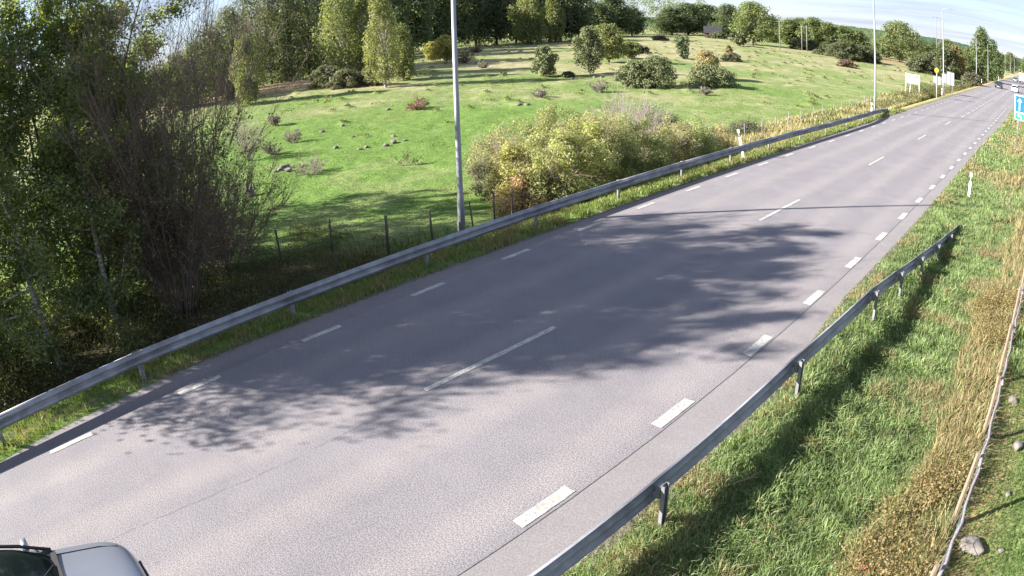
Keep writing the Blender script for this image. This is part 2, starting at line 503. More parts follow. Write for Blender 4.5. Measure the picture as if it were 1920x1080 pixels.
# dark joint between the old and the new asphalt
JOINT = m_simple('joint_bitumen', (.135, .127, .13), .8, 0, .3, 20)
mb = MB()
for y in np.arange(-10, 90, .5):
    x0 = -4.785 + .4 * float(smooth(40, 75, y)); w = .008 + .010 * random.Random(int(y * 10)).random()
    mb.add([(x0 - w, y, .003), (x0 + w, y, .003), (x0 + w, y + .5, .003), (x0 - w, y + .5, .003)], [(0, 1, 2, 3)])
mb.build('joint', JOINT, road)

rc = random.Random(3); mb = MB(); px, py = -8.56, -1.4
while py < 4.6:
    nx = px + rc.uniform(-.02, .022); ny = py + rc.uniform(.05, .12); w = rc.uniform(.003, .010)
    if rc.random() < .75: mb.add([(px - w, py, .0025), (px + w, py, .0025), (nx + w * .7, ny, .0025), (nx - w * .7, ny, .0025)], [(0, 1, 2, 3)])
    px, py = nx, ny
mb.build('crack', JOINT, road)

# worn thermoplastic markings
mm, mnt, mbd = mat_new('road_marking_paint')
mn = noise(mnt, 16, 5, .75); mn2 = noise(mnt, 3.5, 4, .6)
mr1 = ramp(mnt, [(.36, (.21, .20, .20)), (.50, (.41, .40, .37))], mn)
mr2 = ramp(mnt, [(.35, (.70, .69, .68)), (.62, (1, 1, 1))], mn2)
mnt.links.new(mix(mnt, 1, mr1.outputs[0], mr2.outputs[0], 'MULTIPLY'), mbd.inputs['Base Color'])
mbd.inputs['Roughness'].default_value = .7
def dash_mesh(L, W, seed):
    r = random.Random(seed); n = max(4, int(L / .1)); vs = []; fs = []
    for i in range(n + 1):
        y = -L / 2 + L * i / n
        e = r.uniform(-.012, .012)
        if i in (0, n): ea, eb = r.uniform(-.02, .02), r.uniform(-.02, .02)
        else: ea = eb = 0
        for k, (x, z) in enumerate([(-W / 2 + e * .5, 0), (-W / 2 + .006, .005), (W / 2 - .006, .005), (W / 2 + e * .5, 0)]):
            vs.append((x, y + (ea if k < 2 else eb), z))
    for i in range(n):
        for k in range(3): fs.append((i * 4 + k, i * 4 + k + 1, (i + 1) * 4 + k + 1, (i + 1) * 4 + k))
    me = bpy.data.meshes.new('dash'); me.from_pydata(vs, [], fs); me.materials.append(mm); me.update()
    return me
EDGE = [dash_mesh(1.0, .205, s) for s in range(4)]
EDGEL = [dash_mesh(1.0, .15, s + 10) for s in range(4)]
CEN = [dash_mesh(3.2, .13, s + 20) for s in range(3)]
SHORT = dash_mesh(1.0, .10, 31)
for i in range(-6, 75):
    y = 4.98 + 3 * i
    if y < -20: continue
    x = -4.93 + .004 * max(0, y - 5) + 5.2 * float(smooth(95, 150, y))
    link('edge_line_dash', EDGE[i % 4], road, (x if y < 90 else x + .1, y, .004))
for i in range(-6, 75):
    y = -.2 + 3.02 * i
    xl = left_x(y); sl = math.atan2(left_x(y + .5) - left_x(y - .5), 1)
    link('edge_line_dash', EDGEL[i % 4], road, (xl, y, .004), (0, 0, -sl))
for k, (y, x, L) in enumerate([(-4.7, -8.42, 1), (7.54, -8.6, 1.04), (20.5, -8.70, 1.07), (32.5, -8.54, .94), (44.35, -8.40, .94), (56.27, -8.31, .93)]):
    o = link('centre_line_dash', CEN[k % 3], road, (x, y, .004)); o.scale = (1, L, 1)
for k in range(28):       # warning line towards the junction: long dashes, short gaps
    y = 65.0 + 4.6 * k
    link('centre_line_dash', CEN[k % 3], road, (-8.02 + .0055 * (y - 65), y, .004))
    link('centre_line_dash', SHORT, road, (-8.34 + .0055 * (y - 65), y + .3, .004))
for k in range(30):       # hatching teeth where the side lane begins
    y = 84 + 2.1 * k
    o = link('hatch_dash', SHORT, road, (-12.5 - .0 * k, y, .004)); o.scale = (2.2, .55, 1)

# ------------------------------------------------------------------ guard rails
WPROF = []           # W-beam cross-section: (outward, up), outward = to the road
for zz, xx in [(-.155, .000), (-.150, .018), (-.125, .020), (-.105, .070), (-.052, .080), (-.030, .022), (0, .010), (.030, .022), (.052, .080), (.105, .070), (.125, .020), (.150, .018), (.155, .0)]:
    WPROF.append((xx, zz))
def beam_mesh(L, seed):
    n = 2; t = .004; vs = []; fs = []; m = len(WPROF)
    for y in (-L / 2, 0, L / 2):
        for side in (0, 1):
            for x, z in WPROF: vs.append((x - side * t, y, z))
    R2 = 2 * m
    for i in range(n):
        for k in range(m - 1):
            a = i * R2 + k
            fs.append((a, a + R2, a + R2 + 1, a + 1))
            a += m
            fs.append((a, a + 1, a + R2 + 1, a + R2))
        fs.append((i * R2, i * R2 + m, (i + 1) * R2 + m, (i + 1) * R2))
        fs.append((i * R2 + m - 1, (i + 1) * R2 + m - 1, (i + 1) * R2 + 2 * m - 1, i * R2 + 2 * m - 1))
    for i in (0, n):
        for k in range(m - 1):
            a = i * R2 + k
            fs.append((a, a + 1, a + m + 1, a + m))
    me = bpy.data.meshes.new('rail_beam'); me.from_pydata(vs, [], fs); me.materials.append(GALV); me.update()
    me.polygons.foreach_set('use_smooth', [True] * len(me.polygons))
    return me
mb = MB()
for (x, y, w, d) in [(0, 0, .006, .11), (.025, -.052, .05, .006), (.025, .052, .05, .006), (.047, -.043, .006, .02), (.047, .043, .006, .02)]:
    mb.box((-x, y, -.52), (w, d, 1.30))
POST = mb.mesh('post', GALVPOST)
mb = MB(); mb.box((0, 0, 0), (.07, .09, .20))
SPACER = mb.mesh('spacer', GALVPOST)
mb = MB(); mb.tube([(0, 0, 0), (.018, 0, 0)], .024, 6)
BOLTM = mb.mesh('bolt', BOLT)
_beams = {}
LAP = beam_mesh(.30, 1); LAP.name = 'lap_joint'; LAP.materials.clear(); LAP.materials.append(GALVPOST)
def rail(name, pts, zs, side, label, ystart_posts, group=None):
    """pts: centre line nodes 2 m or 4 m apart; side +1 beam faces +x, -1 faces -x"""
    root = empty(name, (pts[0][0], pts[0][1], 0), 0, label, 'guard rail', group)
    base = Vector((pts[0][0], pts[0][1], 0))
    for i in range(len(pts) - 1):
        a = Vector((*pts[i], zs[i])); b = Vector((*pts[i + 1], zs[i + 1])); d = b - a
        L = d.length + .09
        key = round(L, 1)
        if key not in _beams: _beams[key] = beam_mesh(L, 0)
        yaw = math.atan2(-d.x, d.y); pitch = math.atan2(d.z, math.hypot(d.x, d.y))
        rt = Matrix.Rotation(yaw, 4, 'Z') @ Matrix.Rotation(pitch, 4, 'X')
        if side < 0: rt = Matrix.Rotation(yaw + math.pi, 4, 'Z') @ Matrix.Rotation(-pitch, 4, 'X')
        o = link('rail_beam', _beams[key], root); o.matrix_local = Matrix.Translation((a + b) / 2 - base + Vector((.0025 * side * (i % 2), 0, .002 * (i % 2)))) @ rt
        lp = link('lap_joint', LAP, root); lp.matrix_local = o.matrix_local @ Matrix.Translation((.0045, -L / 2 + .16, 0))
        for (yy, zz) in ((-L / 2 + .02, .052), (-L / 2 + .02, -.052), (-L / 2 + .30, .052), (-L / 2 + .30, -.052), (-L / 2 + .06, .0), (-L / 2 + .16, .078), (-L / 2 + .16, -.078), (0, .0)):
            bo = link('bolt', BOLTM, root)
            bo.matrix_local = o.matrix_local @ Matrix.Translation((.012 if zz == 0 else .076, yy, zz))
            if side < 0:
                bk = link('bolt', BOLTM, root)
                bk.matrix_local = o.matrix_local @ Matrix.Translation((-.006 if zz == 0 else .06, yy, zz)) @ Matrix.Rotation(math.pi, 4, 'Z')
    return root, base
def rail_post(root, base, x, y, z, side, yaw=0, lean=0):
    zz = z - .155
    o = link('post', POST, root); o.location = Vector((x - side * .105, y, zz + .16)) - base
    o.rotation_euler = (0, lean, yaw + (0 if side > 0 else math.pi))
    s = link('spacer', SPACER, root); s.location = Vector((x - side * .045, y, z)) - base; s.rotation_euler = (0, 0, yaw)
LEFT = [(-11.2, -13.6), (-11.75, -9.6), (-12.2, -5.6), (-12.55, -1.7), (-12.98, 1.9), (-13.18, 5.76), (-13.32, 9.75), (-13.42, 13.85), (-13.46, 17.9), (-13.46, 21.95), (-13.42, 25.95), (-13.36, 29.9), (-13.28, 33.9), (-13.18, 37.9), (-13.12, 41.9), (-13.12, 45.9), (-13.3, 49.9), (-13.62, 53.4), (-13.95, 56.2)]
LEFT = [(a * 1.012, b * 1.012) for a, b in LEFT]
LEFTZ = [.53] * 16 + [.47, .28, .06]
rootL, baseL = rail('guard_rail', LEFT, LEFTZ, 1, 'long galvanised guard rail between the road and the pasture', 0)
for i in range(len(LEFT) - 1):
    rail_post(rootL, baseL, LEFT[i][0], LEFT[i][1], LEFTZ[i], 1)
    if i > 14: continue
# right rail seen from behind, sinking into the grass
RIGHT = [(-3.62, -6.4), (-3.62, -2.4), (-3.62, 1.6), (-3.61, 5.61), (-3.57, 9.63), (-3.38, 13.6), (-3.25, 15.6), (-3.1, 17.6), (-2.95, 19.6), (-2.83, 21.6), (-2.7, 23.8)]
RIGHTZ = [.57, .57, .57, .57, .57, .56, .43, .29, .15, .01, -.14]
rootR, baseR = rail('guard_rail', RIGHT, RIGHTZ, -1, 'short guard rail seen from behind, its far end sinking into the verge', 0)
for i in range(len(RIGHT)):
    rail_post(rootR, baseR, RIGHT[i][0], RIGHT[i][1], RIGHTZ[i], -1)

# ------------------------------------------------------------------ plants
def rnd_unit(r, n):
    v = r.normal(size=(n, 3)); return v / np.linalg.norm(v, axis=1, keepdims=True)
def leaf_quads(r, P, size, cols, droop=0.0, narrow=.62, out=None):
    n = len(P)
    nrm = rnd_unit(r, n); nrm[:, 2] = np.abs(nrm[:, 2]) * .9 + .25
    if out is not None: nrm = nrm + out * .7
    nrm /= np.linalg.norm(nrm, axis=1, keepdims=True)
    t = rnd_unit(r, n)
    if droop: t[:, 2] -= droop; t /= np.linalg.norm(t, axis=1, keepdims=True)
    t = t - nrm * (t * nrm).sum(1, keepdims=True); t /= np.maximum(np.linalg.norm(t, axis=1, keepdims=True), 1e-6)
    b = np.cross(nrm, t)
    s = (size * r.uniform(.6, 1.35, n))[:, None]
    v = np.stack([P - t * s, P + b * s * narrow - t * s * .1 + nrm * s * .12, P + t * s, P - b * s * narrow - t * s * .1 + nrm * s * .12], 1).reshape(-1, 3)
    f = np.arange(n * 4)
    return v, f, np.repeat(cols, 4, axis=0)

def palette(r, n, pal, var=.22):
    pal = np.array(pal, float); w = r.dirichlet(np.ones(len(pal)) * 1.3, n)
    c = w @ pal
    return c * r.uniform(1 - var, 1 + var, (n, 1))

def crown_mesh(name, r, C, R, n, size, pal, mat, droop=0, clumpvar=.28, yellow=0, surf=2.6, shell=True):
    K = len(C); w = (R.prod(1)) ** (2 / 3); w /= w.sum()
    idx = r.choice(K, n, p=w)
    u = rnd_unit(r, n); rad_ = r.random(n) ** (1 / surf)
    P = C[idx] + u * R[idx] * rad_[:, None]
    keep = P[:, 2] > .05; P = P[keep]; idx = idx[keep]; u = u[keep]
    cc = palette(r, K, pal, clumpvar)[idx]
    c = cc * .6 + palette(r, len(P), pal) * .4
    if yellow:
        y = r.random(len(P)) < yellow
        c[y] = np.array([.34, .27, .05]) * r.uniform(.6, 1.1, (y.sum(), 1))
    v, f, cv = leaf_quads(r, P, size, c, droop, out=u)
    return mesh_np(name, v, f, np.full(len(P), 4), mat, cv)

def tubes_np(name, segs, mat, n=4):
    """segs: list of (p0, p1, r0, r1) -> one light mesh"""
    S = np.array([[*a, *b, c, d] for a, b, c, d in segs], float)
    p0, p1, r0, r1 = S[:, :3], S[:, 3:6], S[:, 6], S[:, 7]
    d = p1 - p0; L = np.maximum(np.linalg.norm(d, axis=1, keepdims=True), 1e-6); d = d / L
    ref = np.where(np.abs(d[:, :1]) < .8, np.array([[1., 0, 0]]), np.array([[0, 1., 0]]))
    u = np.cross(d, ref); u /= np.linalg.norm(u, axis=1, keepdims=True); w = np.cross(d, u)
    a = np.arange(n) * 2 * math.pi / n
    ring = u[:, None, :] * np.cos(a)[None, :, None] + w[:, None, :] * np.sin(a)[None, :, None]
    v = np.concatenate([p0[:, None] + ring * r0[:, None, None], p1[:, None] + ring * r1[:, None, None]], 1).reshape(-1, 3)
    k = np.arange(n); q = np.stack([k, (k + 1) % n, n + (k + 1) % n, n + k], -1)
    f = (np.arange(len(S))[:, None, None] * 2 * n + q[None]).reshape(-1)
    return mesh_np(name, v, f, np.full(len(S) * n, 4), mat)

def poly_segs(pts, r0, r1):
    n = len(pts) - 1
    return [(pts[i], pts[i + 1], r0 + (r1 - r0) * i / n, r0 + (r1 - r0) * (i + 1) / n) for i in range(n)]
def wander(r, p, d, L, n, wob, up=0.0):
    p = np.array(p, float); d = np.array(d, float); d /= np.linalg.norm(d); pts = [p.copy()]
    for i in range(n):
        d = d + r.normal(size=3) * wob; d[2] += up; d /= np.linalg.norm(d)
        p = p + d * L / n; pts.append(p.copy())
    return pts

G_DARK = [(0.031, 0.051, 0.022), (0.051, 0.077, 0.034), (0.067, 0.088, 0.043)]
G_MID = [(0.075, 0.112, 0.039), (0.110, 0.148, 0.053), (0.138, 0.164, 0.069)]
G_PALE = [(0.154, 0.186, 0.086), (0.204, 0.223, 0.109), (0.139, 0.165, 0.082), (0.223, 0.210, 0.102)]
G_JUN = [(0.094, 0.116, 0.056), (0.134, 0.155, 0.072), (0.173, 0.181, 0.095)]
G_GREY = [(0.125, 0.128, 0.093), (0.152, 0.139, 0.105), (0.088, 0.101, 0.063)]
G_RED = [(0.184, 0.115, 0.098), (0.143, 0.098, 0.085), (0.123, 0.103, 0.078)]
G_YEL = [(0.369, 0.317, 0.102), (0.271, 0.259, 0.094), (0.173, 0.186, 0.072)]
G_ORG = [(0.281, 0.186, 0.097), (0.200, 0.161, 0.086), (0.146, 0.157, 0.075)]
KINDS = {  # crown base, clump count, clump radius, elongation, shape, palette, droop, mat, bark
    'forest': (.01, 60, .17, 1.1, 'egg', [(0.092, 0.115, 0.067), (0.140, 0.164, 0.095), (0.179, 0.187, 0.119), (0.111, 0.128, 0.088)], .2, BARKDARK),
    'forest2': (.06, 34, .19, 1.1, 'egg', [(0.132, 0.166, 0.079), (0.188, 0.210, 0.096), (0.105, 0.134, 0.063)], .2, BARKDARK),
    'darkwood': (.10, 56, .17, 1.0, 'egg', [(0.073, 0.101, 0.058), (0.108, 0.135, 0.080), (0.154, 0.177, 0.111)], .1, BARKDARK),
    'oak': (.13, 60, .135, .8, 'round', [(0.105, 0.134, 0.063), (0.147, 0.176, 0.081), (0.197, 0.211, 0.105)], .1, BARKDARK),
    'hawthorn': (.16, 40, .15, .8, 'round', [(0.130, 0.158, 0.069), (0.197, 0.219, 0.098), (0.219, 0.205, 0.099)], 0, BARKDARK),
    'weeping': (.06, 64, .13, 2.4, 'egg', G_PALE, 1.2, BIRCH),
    'birch': (.10, 64, .125, 2.2, 'egg', [(0.148, 0.177, 0.093), (0.214, 0.229, 0.123), (0.268, 0.225, 0.127)], 1.0, BIRCH),
    'yellow': (.15, 26, .18, .9, 'round', G_YEL, 0, BARKDARK),
    'juni': (.16, 50, .11, 2.0, 'egg', G_JUN, 0, BARK),
    'junirag': (.12, 30, .13, 1.8, 'egg', G_JUN, 0, BARK),
    'column': (.10, 40, .17, 1.2, 'column', [(0.088, 0.114, 0.060), (0.130, 0.152, 0.084)], 0, BARKDARK),
    'wide': (.03, 46, .13, .55, 'dome', G_JUN, 0, BARKDARK),
    'orange': (.05, 34, .16, .9, 'egg', G_ORG, 0, BARKDARK),
    'poplar': (.02, 60, .17, 1.6, 'egg', [(0.106, 0.140, 0.063), (0.164, 0.200, 0.087), (0.080, 0.108, 0.051)], .6, BARKDARK),
    'bushgrey': (0, 26, .17, .6, 'dome', G_GREY, 0, TWIG),
    'bushdark': (0, 30, .17, .7, 'dome', [(0.063, 0.084, 0.044), (0.105, 0.119, 0.068), (0.145, 0.145, 0.090)], 0, TWIG),
    'bushred': (0, 24, .18, .6, 'dome', G_RED, 0, TWIG),
    'bushorange': (0, 26, .16, .8, 'egg', [(0.350, 0.265, 0.181), (0.287, 0.259, 0.153), (0.222, 0.222, 0.123)], 0, TWIG),
}
def tree_meshes(kind, H, W, dist, seed):
    cb, K, cr, el, shape, pal, droop, bark = KINDS[kind]
    r = np.random.default_rng(seed)
    zb = H * cb; zt = H
    C = []; 
    for k in range(K):
        t = (k + r.random()) / K
        a = k * 2.39996 + r.uniform(-.4, .4)
        if shape == 'egg': prof = math.sin(math.pi * min(1, (t * .86 + .13))) ** .75
        elif shape == 'round': prof = math.sqrt(max(0, 1 - (2 * t - .92) ** 2)) if t < .96 else .25
        elif shape == 'column': prof = .95 - .25 * abs(2 * t - 1) ** 3 - (.45 if t < .12 else 0)
        else: prof = math.sqrt(max(.05, 1 - t * t))
        rr = W / 2 * prof * (r.random() ** .35) * r.uniform(.62, 1.0)
        C.append((rr * math.cos(a), rr * math.sin(a) * .9, zb + (zt - zb) * (t * .93 + .02)))
    C = np.array(C)
    R = np.stack([W * cr * r.uniform(.7, 1.25, K)] * 2 + [np.zeros(K)], -1)
    R[:, 2] = R[:, 0] * el * r.uniform(.8, 1.2, K)
    R[:, 2] = np.minimum(R[:, 2], H * .16)
    C[:, 2] = np.minimum(C[:, 2], H - R[:, 2] * .8)
    size = float(np.clip(dist * .00145, .045, .30))
    if shape == 'column' or kind in ('juni', 'wide'): size *= .9
    area = 3.3 * (W * .5) * H + 2 * W * W * .4
    n = int(np.clip(1.9 * area / (size * size), 900, 8500))
    mat = NEEDLE if kind in ('juni', 'junirag', 'column', 'wide') else LEAF
    crown = crown_mesh('crown', r, C, R, n, size, pal, mat, droop)
    segs = []
    tr = H * (.017 if H > 6 else .02)
    nst = {'juni': 4, 'junirag': 2, 'wide': 5, 'hawthorn': 2}.get(kind, 1)
    if cb == 0: nst = 5; tr = .03 * max(1, H / 2)
    tops = []
    for s_ in range(nst):
        a = s_ * 2.4 + r.random(); sp = .0 if nst == 1 else .22
        pts = wander(r, (.1 * sp * math.cos(a), .1 * sp * math.sin(a), -.15), (sp * math.cos(a), sp * math.sin(a), 1), H * .82, 7, .05)
        segs += poly_segs(pts, tr / nst ** .4, tr * .25); tops.append(pts)
    for k in range(0, K, 1 if K < 40 else 2):
        pts = tops[k % nst]; c = C[k]
        j = int(np.clip((c[2] / H * .62) * len(pts), 1, len(pts) - 2)); p = pts[j]
        m = (p + c) / 2 + np.array([0, 0, -.04 * H if not droop else .06 * H])
        segs += [(p, m, tr * .36, tr * .2), (m, c, tr * .2, tr * .07)]
    trunk = tubes_np('trunk', segs, bark, 6)
    return trunk, crown

def twig_meshes(H, W, seed, stems=16, mat=TWIG, dist=50, leaves=300, pal=G_RED, spread=1.0, lsize=None):
    r = np.random.default_rng(seed); segs = []; tips = []
    th = max(.004, dist * .00016)
    for s_ in range(stems):
        a = r.random() * 6.283; o = r.random() ** .6 * spread
        d = (math.cos(a) * o * W / H, math.sin(a) * o * W / H, 1)
        L = H * r.uniform(.7, 1.02) / math.sqrt(1 + .4 * o)
        pts = wander(r, (math.cos(a) * .06 * W * o, math.sin(a) * .06 * W * o, -.05), d, L, 7, .09)
        segs += poly_segs(pts, th * 2.6, th)
        for k in range(int(9)):
            j = r.integers(2, 7); p = pts[j]
            dd = (pts[j] - pts[j - 1]) / L * 7 + r.normal(size=3) * .55
            q = wander(r, p, dd, L * r.uniform(.18, .4), 4, .16, .04)
            segs += poly_segs(q, th * 1.4, th * .7); tips += q[2:]
            for m in range(3):
                qq = wander(r, q[r.integers(1, 4)], dd + r.normal(size=3) * .8, L * r.uniform(.08, .2), 2, .2)
                segs += poly_segs(qq, th * .9, th * .5); tips.append(qq[-1])
    tw = tubes_np('branches', segs, mat, 3)
    lf = None
    if leaves:
        T = np.array(tips); P = T[r.integers(0, len(T), leaves)] + r.normal(size=(leaves, 3)) * .05 * H / 3
        v, f, c = leaf_quads(r, P, lsize or max(.02, dist * .0009), palette(r, leaves, pal))
        lf = mesh_np('leaves', v, f, np.full(leaves, 4), LEAF, c)
    return tw, lf

